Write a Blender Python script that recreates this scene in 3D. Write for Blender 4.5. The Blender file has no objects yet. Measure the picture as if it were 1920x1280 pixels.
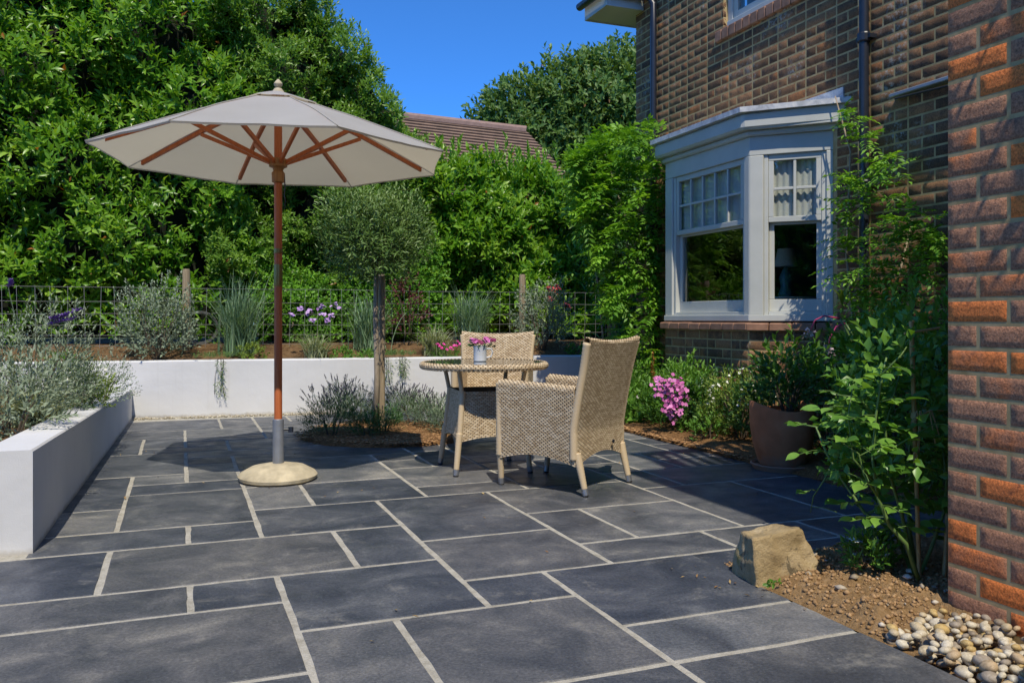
import bpy, bmesh, math, random
import numpy as np
from mathutils import Vector, Matrix, noise as mnoise

R = math.radians
random.seed(7)
rng = np.random.default_rng(11)
scene = bpy.context.scene
col = scene.collection

# ------------------------------------------------------------------ camera, sky, sun, exposure
YAW = math.atan(620 / 1590)
cam_d = bpy.data.cameras.new('camera')
cam_d.lens = 1590 / 1920 * 36
cam_d.sensor_width = 36
cam_d.shift_y = -43 / 1920
cam_d.clip_start = 0.05
cam_d.clip_end = 2000
cam = bpy.data.objects.new('camera', cam_d)
cam.location = (0, 0, 1.0)
cam.rotation_euler = (R(90), 0, -YAW)
col.objects.link(cam)
scene.camera = cam

SH = Vector((0.13, 0.66, -1.0))            # how light travels, per metre of fall
SUN_EL = math.atan2(1.0, math.hypot(SH.x, SH.y))
world = bpy.data.worlds.new('World')
scene.world = world
world.use_nodes = True
wn = world.node_tree
wn.nodes.clear()
sky = wn.nodes.new('ShaderNodeTexSky')
sky.sky_type = 'NISHITA'
sky.sun_disc = False
sky.sun_elevation = SUN_EL
sky.sun_rotation = math.atan2(-SH.x, -SH.y)
sky.altitude = 10000
sky.air_density = 2.0
sky.dust_density = 0.0
sky.ozone_density = 10.0
bg = wn.nodes.new('ShaderNodeBackground')
bg.inputs['Strength'].default_value = 0.15
wo = wn.nodes.new('ShaderNodeOutputWorld')
hs = wn.nodes.new('ShaderNodeHueSaturation')
hs.inputs['Saturation'].default_value = 1.1
hs.inputs['Value'].default_value = 0.9
wn.links.new(sky.outputs[0], hs.inputs['Color'])
wn.links.new(hs.outputs[0], bg.inputs[0])
wn.links.new(bg.outputs[0], wo.inputs[0])

sun_d = bpy.data.lights.new('sun', 'SUN')
sun_d.energy = 2.3
sun_d.angle = R(0.53)
sun_d.color = (1.0, 0.915, 0.76)
sun = bpy.data.objects.new('sun', sun_d)
sun.rotation_euler = SH.to_track_quat('-Z', 'Y').to_euler()
col.objects.link(sun)

scene.view_settings.view_transform = 'Standard'
scene.view_settings.look = 'None'
scene.view_settings.exposure = 0.92
scene.view_settings.gamma = 1.0
scene.view_settings.use_curve_mapping = False
scene.render.engine = 'CYCLES'
cy = scene.cycles
cy.max_bounces = 5; cy.diffuse_bounces = 3; cy.glossy_bounces = 2; cy.transmission_bounces = 4; cy.transparent_max_bounces = 8
cy.caustics_reflective = False; cy.caustics_refractive = False

# ------------------------------------------------------------------ camera-plane helpers (only to read the photograph's layout)
S_, C_ = math.sin(YAW), math.cos(YAW)
def gp(px, py, z=0.0):
    d = 1590 * (1 - z) / (py - 597); l = (px - 960) * d / 1590
    return (l * C_ + d * S_, -l * S_ + d * C_)
def atY(px, py, Y):
    t = (px - 960) / 1590; d = Y / (C_ - t * S_)
    return (d * (t * C_ + S_), Y, 1 - (py - 597) * d / 1590)
def atX(px, py, X):
    t = (px - 960) / 1590; d = X / (t * C_ + S_)
    return (X, d * (C_ - t * S_), 1 - (py - 597) * d / 1590)

# ------------------------------------------------------------------ object helpers
def tag(o, label=None, cat=None, group=None, kind=None):
    if label: o['label'] = label
    if cat: o['category'] = cat
    if group: o['group'] = group
    if kind: o['kind'] = kind
    return o

def empty(name, loc=(0, 0, 0), rz=0.0, label=None, cat=None, group=None, kind=None, parent=None):
    o = bpy.data.objects.new(name, None)
    o.location = loc; o.rotation_euler = (0, 0, rz); o.empty_display_size = 0.1
    col.objects.link(o)
    if parent: o.parent = parent
    return tag(o, label, cat, group, kind)

def link(name, me, mat=None, parent=None, loc=None, rot=None):
    o = bpy.data.objects.new(name, me)
    if mat is not None and len(me.materials) == 0: me.materials.append(mat)
    col.objects.link(o)
    if parent: o.parent = parent
    if loc is not None: o.location = loc
    if rot is not None: o.rotation_euler = rot
    return o

def np_mesh(name, V, F, tint=None, smooth=False):
    """V (n,3); F list of equal-length faces as (m,k) array"""
    V = np.asarray(V, dtype=np.float32); F = np.asarray(F, dtype=np.int32)
    me = bpy.data.meshes.new(name)
    m, k = F.shape
    me.vertices.add(len(V)); me.vertices.foreach_set('co', V.ravel())
    me.loops.add(m * k); me.loops.foreach_set('vertex_index', F.ravel())
    me.polygons.add(m)
    me.polygons.foreach_set('loop_start', np.arange(0, m * k, k, dtype=np.int32))
    me.polygons.foreach_set('loop_total', np.full(m, k, dtype=np.int32))
    if smooth: me.polygons.foreach_set('use_smooth', np.ones(m, dtype=bool))
    me.update(calc_edges=True)
    if tint is not None:
        a = me.attributes.new('tint', 'FLOAT', 'POINT'); a.data.foreach_set('value', np.asarray(tint, dtype=np.float32))
    me.validate()
    return me

class MB:
    def __init__(s): s.v = []; s.f = []
    def quad(s, a, b, c, d):
        n = len(s.v); s.v += [tuple(a), tuple(b), tuple(c), tuple(d)]; s.f.append((n, n+1, n+2, n+3))
    def box(s, x0, x1, y0, y1, z0, z1, jit=0):
        n = len(s.v)
        for z in (z0, z1):
            for (x, y) in ((x0, y0), (x1, y0), (x1, y1), (x0, y1)):
                s.v.append((x + random.uniform(-jit, jit), y + random.uniform(-jit, jit), z + random.uniform(-jit, jit)))
        s.f += [(n, n+3, n+2, n+1), (n+4, n+5, n+6, n+7)] + [(n+i, n+(i+1) % 4, n+4+(i+1) % 4, n+4+i) for i in range(4)]
        return s
    def tube(s, pts, rad, n=8, cap=True):
        pts = [Vector(p) for p in pts]
        if not hasattr(rad, '__len__'): rad = [rad] * len(pts)
        up = Vector((0.31, 0.23, 0.92)).normalized(); base = len(s.v)
        for i, p in enumerate(pts):
            d = (pts[min(i+1, len(pts)-1)] - pts[max(i-1, 0)]).normalized()
            a = d.cross(up)
            if a.length < 0.1: a = d.cross(Vector((1, 0, 0)))
            a.normalize(); b = d.cross(a)
            for k in range(n):
                t = 2 * math.pi * k / n
                s.v.append(tuple(p + (a * math.cos(t) + b * math.sin(t)) * rad[i]))
        for i in range(len(pts) - 1):
            for k in range(n):
                s.f.append((base + i*n + k, base + (i+1)*n + k, base + (i+1)*n + (k+1) % n, base + i*n + (k+1) % n))
        if cap:
            s.f.append(tuple(base + k for k in range(n)))
            s.f.append(tuple(base + (len(pts)-1)*n + (n-1-k) for k in range(n)))
        return s
    def lathe(s, prof, n=32, c=(0, 0, 0), fn=None):
        base = len(s.v)
        for (r, z) in prof:
            for k in range(n):
                t = 2 * math.pi * k / n
                dr, dz = fn(t, r, z) if fn else (0, 0)
                s.v.append((c[0] + (r + dr) * math.cos(t), c[1] + (r + dr) * math.sin(t), c[2] + z + dz))
        for i in range(len(prof) - 1):
            for k in range(n):
                s.f.append((base + i*n + k, base + i*n + (k+1) % n, base + (i+1)*n + (k+1) % n, base + (i+1)*n + k))
        if prof[0][0] > 1e-4: s.f.append(tuple(base + (n-1-k) for k in range(n)))
        if prof[-1][0] > 1e-4: s.f.append(tuple(base + (len(prof)-1)*n + k for k in range(n)))
        return s
    def prism(s, poly, z0, z1):
        n = len(s.v); k = len(poly)
        s.v += [(p[0], p[1], z0) for p in poly] + [(p[0], p[1], z1) for p in poly]
        s.f.append(tuple(n + k - 1 - i for i in range(k))); s.f.append(tuple(n + k + i for i in range(k)))
        s.f += [(n+i, n+(i+1) % k, n+k+(i+1) % k, n+k+i) for i in range(k)]
        return s
    def xform(s, M):
        s.v = [tuple(M @ Vector(p)) for p in s.v]; return s
    def mesh(s, name, smooth=False, bevel=0):
        me = bpy.data.meshes.new(name)
        me.from_pydata(s.v, [], s.f); me.update()
        if bevel:
            bm = bmesh.new(); bm.from_mesh(me)
            bmesh.ops.bevel(bm, geom=list(bm.edges), offset=bevel, segments=1, affect='EDGES')
            bm.to_mesh(me); bm.free()
        if smooth:
            me.polygons.foreach_set('use_smooth', np.ones(len(me.polygons), dtype=bool))
        return me
    def build(s, name, mat, parent=None, smooth=False, bevel=0, loc=None, rot=None):
        return link(name, s.mesh(name, smooth, bevel), mat, parent, loc, rot)

def auto_smooth(o, ang=40):
    me = o.data
    me.polygons.foreach_set('use_smooth', np.ones(len(me.polygons), dtype=bool))
    me.set_sharp_from_angle(angle=R(ang))
    return o

# ------------------------------------------------------------------ material helpers
class NT:
    def __init__(s, name):
        s.m = bpy.data.materials.new(name); s.m.use_nodes = True
        s.t = s.m.node_tree; s.t.nodes.clear()
        s.out = s.t.nodes.new('ShaderNodeOutputMaterial')
    def n(s, typ, **kw):
        nd = s.t.nodes.new(typ)
        for k, v in kw.items():
            if k.startswith('i_'):
                nd.inputs[k[2:].replace('_', ' ')].default_value = v
            else: setattr(nd, k, v)
        return nd
    def l(s, a, b): s.t.links.new(a, b)
    def coord(s, kind='Object', scale=None, offset_by=None):
        o = s.n('ShaderNodeTexCoord').outputs[kind]
        if offset_by is not None:
            v = s.n('ShaderNodeVectorMath', operation='ADD'); s.l(o, v.inputs[0]); s.l(offset_by, v.inputs[1]); o = v.outputs[0]
        if scale is not None:
            mp = s.n('ShaderNodeMapping'); mp.inputs['Scale'].default_value = scale; s.l(o, mp.inputs[0]); o = mp.outputs[0]
        return o
    def noise(s, vec, scale, detail=4, rough=0.55, dist=0.0):
        nd = s.n('ShaderNodeTexNoise'); nd.inputs['Scale'].default_value = scale; nd.inputs['Detail'].default_value = detail
        nd.inputs['Roughness'].default_value = rough; nd.inputs['Distortion'].default_value = dist
        s.l(vec, nd.inputs['Vector']); return nd.outputs['Fac']
    def ramp(s, fac, stops, interp='LINEAR'):
        nd = s.n('ShaderNodeValToRGB'); cr = nd.color_ramp; cr.interpolation = interp
        while len(cr.elements) < len(stops): cr.elements.new(0.5)
        for e, (p, c) in zip(cr.elements, stops):
            e.position = p; e.color = (*c, 1) if len(c) == 3 else c
        s.l(fac, nd.inputs[0]); return nd.outputs[0]
    def mix(s, fac, a, b, mode='MIX'):
        nd = s.n('ShaderNodeMixRGB', blend_type=mode)
        for inp, v in ((nd.inputs[0], fac), (nd.inputs[1], a), (nd.inputs[2], b)):
            if isinstance(v, (int, float)): inp.default_value = v
            elif isinstance(v, tuple): inp.default_value = (*v, 1) if len(v) == 3 else v
            else: s.l(v, inp)
        return nd.outputs[0]
    def math(s, op, a, b=None, clamp=False):
        nd = s.n('ShaderNodeMath', operation=op, use_clamp=clamp)
        for inp, v in ((nd.inputs[0], a), (nd.inputs[1], b)):
            if v is None: continue
            if isinstance(v, (int, float)): inp.default_value = v
            else: s.l(v, inp)
        return nd.outputs[0]
    def bump(s, h, strength=0.3, dist=0.01, nrm=None):
        nd = s.n('ShaderNodeBump'); nd.inputs['Strength'].default_value = strength; nd.inputs['Distance'].default_value = dist
        s.l(h, nd.inputs['Height'])
        if nrm is not None: s.l(nrm, nd.inputs['Normal'])
        return nd.outputs[0]
    def principled(s, color, rough=0.6, nrm=None, metal=0, spec=0.5, **kw):
        p = s.n('ShaderNodeBsdfPrincipled')
        for nm, v in (('Base Color', color), ('Roughness', rough), ('Metallic', metal), ('Specular IOR Level', spec)):
            if isinstance(v, tuple): p.inputs[nm].default_value = (*v, 1)
            elif isinstance(v, (int, float)): p.inputs[nm].default_value = v
            else: s.l(v, p.inputs[nm])
        if nrm is not None: s.l(nrm, p.inputs['Normal'])
        return p
    def done(s, sh): s.l(sh, s.out.inputs[0]); return s.m

def lerp_c(a, b, t): return tuple(a[i] * (1 - t) + b[i] * t for i in range(3))
def sc(c, k): return tuple(x * k for x in c)

def simple(name, c, rough=0.6, var=0.2, scale=8, bump=0.0, bscale=60, metal=0, spec=0.5, bdist=0.004):
    t = NT(name); v = t.coord()
    f = t.noise(v, scale, 5)
    colr = t.ramp(f, [(0.25, sc(c, 1 - var)), (0.75, sc(c, 1 + var))])
    nrm = t.bump(t.noise(v, bscale, 4), bump, bdist) if bump else None
    return t.done(t.principled(colr, rough, nrm, metal, spec).outputs[0])

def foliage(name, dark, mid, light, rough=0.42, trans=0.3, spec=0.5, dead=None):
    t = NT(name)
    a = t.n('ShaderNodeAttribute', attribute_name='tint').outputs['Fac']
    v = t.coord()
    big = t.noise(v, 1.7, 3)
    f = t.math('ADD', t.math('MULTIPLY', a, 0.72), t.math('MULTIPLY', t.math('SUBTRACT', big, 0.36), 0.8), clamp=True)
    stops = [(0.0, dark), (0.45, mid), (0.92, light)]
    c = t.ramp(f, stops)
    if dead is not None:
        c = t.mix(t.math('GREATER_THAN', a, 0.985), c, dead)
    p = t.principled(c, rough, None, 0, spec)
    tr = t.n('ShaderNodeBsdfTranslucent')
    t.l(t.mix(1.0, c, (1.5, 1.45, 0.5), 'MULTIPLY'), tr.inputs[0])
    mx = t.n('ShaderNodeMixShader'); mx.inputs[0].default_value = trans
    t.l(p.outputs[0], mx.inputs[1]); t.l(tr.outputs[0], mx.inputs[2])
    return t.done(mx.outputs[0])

def tinted(name, c0, c1, rough=0.6):
    t = NT(name)
    a = t.n('ShaderNodeAttribute', attribute_name='tint').outputs['Fac']
    return t.done(t.principled(t.ramp(a, [(0, c0), (1, c1)]), rough).outputs[0])

def brick_mat(name, stops, mortar_smear=0.2, lichen=0.0, bumpy=0.6):
    t = NT(name)
    oi = t.n('ShaderNodeObjectInfo').outputs['Random']
    gi = t.n('ShaderNodeNewGeometry').outputs['Random Per Island']
    r = t.math('FRACT', t.math('ADD', oi, gi))
    wc = t.n('ShaderNodeNewGeometry').outputs['Position']
    r2 = t.math('FRACT', t.math('MULTIPLY', r, 7.31))
    vo = t.n('ShaderNodeCombineXYZ'); t.l(t.math('MULTIPLY', r, 37.0), vo.inputs[0]); t.l(t.math('MULTIPLY', r2, 23.0), vo.inputs[2])
    va = t.n('ShaderNodeVectorMath', operation='ADD'); t.l(wc, va.inputs[0]); t.l(vo.outputs[0], va.inputs[1])
    v = va.outputs[0]
    patch = t.noise(v, 9, 3, 0.6)
    f = t.math('ADD', t.math('MULTIPLY', r, 0.72), t.math('MULTIPLY', patch, 0.4), clamp=True)
    c = t.ramp(f, stops)
    fine = t.noise(v, 120, 5, 0.7)
    c = t.mix(0.9, c, t.ramp(fine, [(0.3, (0.4, 0.37, 0.35)), (0.5, (1, 1, 1)), (0.7, (1.55, 1.5, 1.42))]), 'MULTIPLY')
    blot = t.noise(v, 22, 4, 0.65)
    c = t.mix(t.ramp(blot, [(0.55, (0, 0, 0)), (0.72, (0.6, 0.6, 0.6))]), c, (0.035, 0.032, 0.035))
    if lichen:
        li = t.math('MULTIPLY', t.ramp(t.noise(wc, 2.6, 4, 0.6), [(0.56, (0, 0, 0)), (0.68, (1, 1, 1))]), t.ramp(t.noise(wc, 34, 4, 0.7), [(0.46, (0, 0, 0)), (0.62, (1, 1, 1))]))
        c = t.mix(t.math('MULTIPLY', li, lichen), c, (0.4, 0.42, 0.38))
        ye = t.math('MULTIPLY', t.ramp(t.noise(wc, 1.6, 3), [(0.5, (0, 0, 0)), (0.7, (1, 1, 1))]), t.ramp(t.noise(wc, 55, 3), [(0.5, (0, 0, 0)), (0.65, (1, 1, 1))]))
        c = t.mix(t.math('MULTIPLY', ye, 0.4), c, (0.2, 0.17, 0.07))
    b1 = t.bump(t.noise(v, 60, 4, 0.7), bumpy * 0.28, 0.002)
    b2 = t.bump(fine, bumpy, 0.0028, b1)
    return t.done(t.principled(c, 0.9, b2, 0, 0.25).outputs[0])

# ------------------------------------------------------------------ materials
def mk_slate():
    t = NT('slate')
    r = t.n('ShaderNodeObjectInfo').outputs['Random']
    vo = t.n('ShaderNodeCombineXYZ'); t.l(t.math('MULTIPLY', r, 31.0), vo.inputs[0]); t.l(t.math('MULTIPLY', r, 17.0), vo.inputs[1])
    w = t.n('ShaderNodeNewGeometry').outputs['Position']
    va = t.n('ShaderNodeVectorMath', operation='ADD'); t.l(w, va.inputs[0]); t.l(vo.outputs[0], va.inputs[1]); v = va.outputs[0]
    base = t.ramp(t.noise(v, 3.1, 6, 0.62, 0.6), [(0.24, (0.032, 0.036, 0.046)), (0.42, (0.06, 0.066, 0.078)), (0.56, (0.098, 0.102, 0.112)), (0.72, (0.19, 0.188, 0.182))])
    base = t.mix(1.0, base, t.ramp(r, [(0, (0.6, 0.66, 0.78)), (0.4, (0.95, 0.98, 1.02)), (0.75, (1.25, 1.2, 1.12)), (1, (1.9, 1.84, 1.7))]), 'MULTIPLY')
    fine = t.noise(v, 95, 6, 0.72)
    base = t.mix(0.55, base, t.ramp(fine, [(0.32, (0.35, 0.35, 0.36)), (0.5, (1, 1, 1)), (0.68, (1.9, 1.88, 1.82))]), 'MULTIPLY')
    # lime bloom and scuffs left by the jointing
    bl = t.math('MULTIPLY', t.ramp(t.noise(v, 4.2, 4, 0.6, 1.2), [(0.56, (0, 0, 0)), (0.78, (1, 1, 1))]), t.ramp(t.noise(v, 26, 5, 0.7), [(0.42, (0, 0, 0)), (0.62, (1, 1, 1))]))
    base = t.mix(t.math('MULTIPLY', bl, 0.75), base, (0.3, 0.285, 0.25))
    mp = t.n('ShaderNodeMapping'); mp.inputs['Rotation'].default_value = (0, 0, 0.7); mp.inputs['Scale'].default_value = (2.0, 30.0, 1); t.l(v, mp.inputs[0])
    sf = t.math('MULTIPLY', t.ramp(t.noise(mp.outputs[0], 1.4, 3, 0.5), [(0.68, (0, 0, 0)), (0.78, (1, 1, 1))]), t.ramp(t.noise(v, 2.3, 2), [(0.5, (0, 0, 0)), (0.66, (1, 1, 1))]))
    base = t.mix(t.math('MULTIPLY', sf, 0.45), base, (0.25, 0.24, 0.22))
    sp = t.ramp(t.noise(v, 130, 2, 0.5), [(0.7, (0, 0, 0)), (0.78, (1, 1, 1))])
    base = t.mix(t.math('MULTIPLY', sp, 0.7), base, (0.4, 0.39, 0.36))
    h = t.math('ADD', t.noise(v, 14, 5, 0.65, 0.5), t.math('MULTIPLY', fine, 0.35))
    ro = t.ramp(t.noise(v, 7, 4), [(0.3, (0.34, 0.34, 0.34)), (0.7, (0.56, 0.56, 0.56))])
    return t.done(t.principled(base, ro, t.bump(h, 0.65, 0.009), 0, 0.4).outputs[0])

def mk_grout():
    t = NT('joint_mortar'); v = t.coord()
    c = t.ramp(t.noise(v, 16, 5, 0.65), [(0.22, (0.26, 0.235, 0.18)), (0.5, (0.43, 0.405, 0.34)), (0.8, (0.56, 0.53, 0.46))])
    c = t.mix(0.5, c, t.ramp(t.noise(v, 220, 3), [(0.3, (0.6, 0.6, 0.6)), (0.7, (1.25, 1.25, 1.25))]), 'MULTIPLY')
    return t.done(t.principled(c, 0.95, t.bump(t.noise(v, 150, 4), 0.7, 0.004), 0, 0.1).outputs[0])

def mk_render_paint():
    t = NT('white_render'); v = t.coord()
    big = t.noise(v, 1.1, 5, 0.6)
    c = t.ramp(big, [(0.3, (0.63, 0.63, 0.625)), (0.7, (0.71, 0.71, 0.705))])
    g = t.n('ShaderNodeNewGeometry').outputs['Position']; sp = t.n('ShaderNodeSeparateXYZ'); t.l(g, sp.inputs[0])
    low = t.math('ADD', t.ramp(sp.outputs[2], [(0.0, (1, 1, 1)), (0.055, (0, 0, 0))]), t.math('MULTIPLY', t.math('SUBTRACT', t.noise(v, 9, 5, 0.7), 0.5), 1.2))
    c = t.mix(t.math('MULTIPLY', t.ramp(low, [(0.45, (0, 0, 0)), (0.9, (1, 1, 1))]), 0.55), c, (0.36, 0.31, 0.22))
    mp = t.n('ShaderNodeMapping'); mp.inputs['Scale'].default_value = (14, 14, 0.7); t.l(v, mp.inputs[0])
    st = t.ramp(t.noise(mp.outputs[0], 1.5, 4), [(0.58, (0, 0, 0)), (0.8, (1, 1, 1))])
    c = t.mix(t.math('MULTIPLY', st, 0.16), c, (0.4, 0.38, 0.33))
    return t.done(t.principled(c, 0.85, t.bump(t.noise(v, 170, 4, 0.6), 0.25, 0.003, t.bump(t.noise(v, 7, 3, 0.5), 0.22, 0.02)), 0, 0.2).outputs[0])

def mk_soil(name, c0, c1, c2, sc_=22):
    t = NT(name); v = t.coord()
    c = t.ramp(t.noise(v, sc_, 6, 0.7), [(0.25, c0), (0.5, c1), (0.8, c2)])
    c = t.mix(t.ramp(t.noise(v, 90, 3, 0.6), [(0.66, (0, 0, 0)), (0.76, (0.7, 0.7, 0.7))]), c, sc(c2, 1.3))
    return t.done(t.principled(c, 0.95, t.bump(t.noise(v, 70, 6, 0.75), 1.0, 0.02), 0, 0.1).outputs[0])

def mk_wicker():
    t = NT('wicker')
    gi = t.n('ShaderNodeNewGeometry').outputs['Random Per Island']
    v = t.coord()
    c = t.ramp(gi, [(0, (0.44, 0.32, 0.19)), (0.5, (0.58, 0.45, 0.28)), (1, (0.7, 0.57, 0.39))])
    c = t.mix(0.35, c, t.ramp(t.noise(v, 260, 3), [(0.3, (0.6, 0.6, 0.6)), (0.7, (1.3, 1.3, 1.3))]), 'MULTIPLY')
    return t.done(t.principled(c, 0.5, None, 0, 0.4).outputs[0])

def mk_wood(name, a, b, rough=0.45, ax=(18, 18, 1.2)):
    t = NT(name); v = t.coord(scale=ax)
    f = t.noise(v, 3.0, 6, 0.65, 0.8)
    c = t.ramp(f, [(0.3, a), (0.7, b)])
    return t.done(t.principled(c, rough, t.bump(f, 0.15, 0.002), 0, 0.4).outputs[0])

def mk_canvas():
    t = NT('canvas'); v = t.coord()
    f = t.noise(v, 2.2, 5)
    c = t.ramp(f, [(0.3, (0.47, 0.465, 0.45)), (0.7, (0.54, 0.535, 0.52))])
    w = t.noise(v, 420, 2)
    p = t.principled(c, 0.9, t.bump(w, 0.15, 0.001), 0, 0.1)
    tr = t.n('ShaderNodeBsdfTranslucent'); tr.inputs[0].default_value = (0.75, 0.66, 0.46, 1)
    mx = t.n('ShaderNodeMixShader'); mx.inputs[0].default_value = 0.36
    t.l(p.outputs[0], mx.inputs[1]); t.l(tr.outputs[0], mx.inputs[2])
    return t.done(mx.outputs[0])

def mk_glass():
    t = NT('window_glass')
    lw = t.n('ShaderNodeLayerWeight'); lw.inputs[0].default_value = 0.5
    f = t.math('ADD', 0.1, t.math('MULTIPLY', t.math('POWER', lw.outputs['Facing'], 5.0), 0.9), clamp=True)
    v = t.coord()
    gl = t.n('ShaderNodeBsdfGlossy'); gl.inputs['Roughness'].default_value = 0.01
    t.l(t.bump(t.noise(v, 3, 2), 0.03, 0.02), gl.inputs['Normal'])
    tr = t.n('ShaderNodeBsdfTransparent'); tr.inputs[0].default_value = (0.93, 0.95, 0.94, 1)
    mx = t.n('ShaderNodeMixShader'); t.l(f, mx.inputs[0]); t.l(tr.outputs[0], mx.inputs[1]); t.l(gl.outputs[0], mx.inputs[2])
    return t.done(mx.outputs[0])

def mk_terracotta():
    t = NT('terracotta'); v = t.coord()
    c = t.ramp(t.noise(v, 6, 5, 0.6), [(0.25, (0.42, 0.15, 0.065)), (0.55, (0.6, 0.235, 0.105)), (0.8, (0.66, 0.33, 0.17))])
    sp = t.n('ShaderNodeSeparateXYZ'); t.l(v, sp.inputs[0])
    low = t.math('ADD', t.ramp(sp.outputs[2], [(0.02, (0.7, 0.7, 0.7)), (0.16, (0, 0, 0))]), t.math('SUBTRACT', t.noise(v, 11, 5, 0.7), 0.5))
    c = t.mix(t.math('MULTIPLY', t.ramp(low, [(0.3, (0, 0, 0)), (0.6, (1, 1, 1))]), 0.6), c, (0.3, 0.25, 0.2))
    return t.done(t.principled(c, 0.8, t.bump(t.noise(v, 60, 4), 0.25, 0.004), 0, 0.25).outputs[0])

def mk_rock():
    t = NT('sandstone'); v = t.coord()
    c = t.ramp(t.noise(v, 7, 6, 0.65, 0.5), [(0.25, (0.24, 0.175, 0.085)), (0.5, (0.42, 0.315, 0.17)), (0.75, (0.58, 0.46, 0.28))])
    c = t.mix(t.math('MULTIPLY', t.ramp(t.noise(v, 11, 5, 0.7, 1.0), [(0.55, (0, 0, 0)), (0.62, (1, 1, 1))]), 0.7), c, (0.09, 0.08, 0.055))
    c = t.mix(t.math('MULTIPLY', t.ramp(t.noise(v, 5, 4, 0.6), [(0.6, (0, 0, 0)), (0.68, (1, 1, 1))]), 0.7), c, (0.36, 0.27, 0.06))
    return t.done(t.principled(c, 0.9, t.bump(t.noise(v, 40, 6, 0.75), 0.9, 0.012), 0, 0.2).outputs[0])

def mk_pebble():
    t = NT('pebble_stone')
    r = t.n('ShaderNodeObjectInfo').outputs['Random']; v = t.coord()
    c = t.ramp(r, [(0.0, (0.52, 0.43, 0.28)), (0.2, (0.56, 0.5, 0.38)), (0.4, (0.5, 0.36, 0.15)), (0.52, (0.33, 0.28, 0.22)), (0.64, (0.6, 0.55, 0.44)), (0.86, (0.26, 0.21, 0.15)), (0.92, (0.48, 0.36, 0.22))], 'CONSTANT')
    vo = t.n('ShaderNodeVectorMath', operation='ADD'); t.l(v, vo.inputs[0]); cb = t.n('ShaderNodeCombineXYZ'); t.l(t.math('MULTIPLY', r, 50.0), cb.inputs[0]); t.l(cb.outputs[0], vo.inputs[1])
    c = t.mix(0.8, c, t.ramp(t.noise(vo.outputs[0], 2.2, 5, 0.65, 1.0), [(0.3, (0.6, 0.56, 0.5)), (0.7, (1.3, 1.3, 1.3))]), 'MULTIPLY')
    return t.done(t.principled(c, 0.55, t.bump(t.noise(v, 14, 4), 0.2, 0.02), 0, 0.4).outputs[0])

def mk_lead():
    t = NT('weathered_lead'); v = t.coord()
    c = t.ramp(t.noise(v, 9, 6, 0.7, 0.8), [(0.3, (0.3, 0.32, 0.35)), (0.5, (0.55, 0.57, 0.6)), (0.62, (0.72, 0.72, 0.7)), (0.75, (0.25, 0.25, 0.24))])
    return t.done(t.principled(c, 0.7, t.bump(t.noise(v, 40, 4), 0.3, 0.004), 0.0, 0.4).outputs[0])

def mk_paint():
    t = NT('painted_timber'); v = t.coord()
    c = t.ramp(t.noise(v, 3, 5, 0.6), [(0.3, (0.48, 0.495, 0.46)), (0.7, (0.57, 0.58, 0.54))])
    c = t.mix(t.math('MULTIPLY', t.ramp(t.noise(v, 38, 5, 0.75), [(0.62, (0, 0, 0)), (0.75, (1, 1, 1))]), 0.3), c, (0.33, 0.31, 0.27))
    return t.done(t.principled(c, 0.5, t.bump(t.noise(v, 80, 3), 0.12, 0.002), 0, 0.4).outputs[0])

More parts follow.
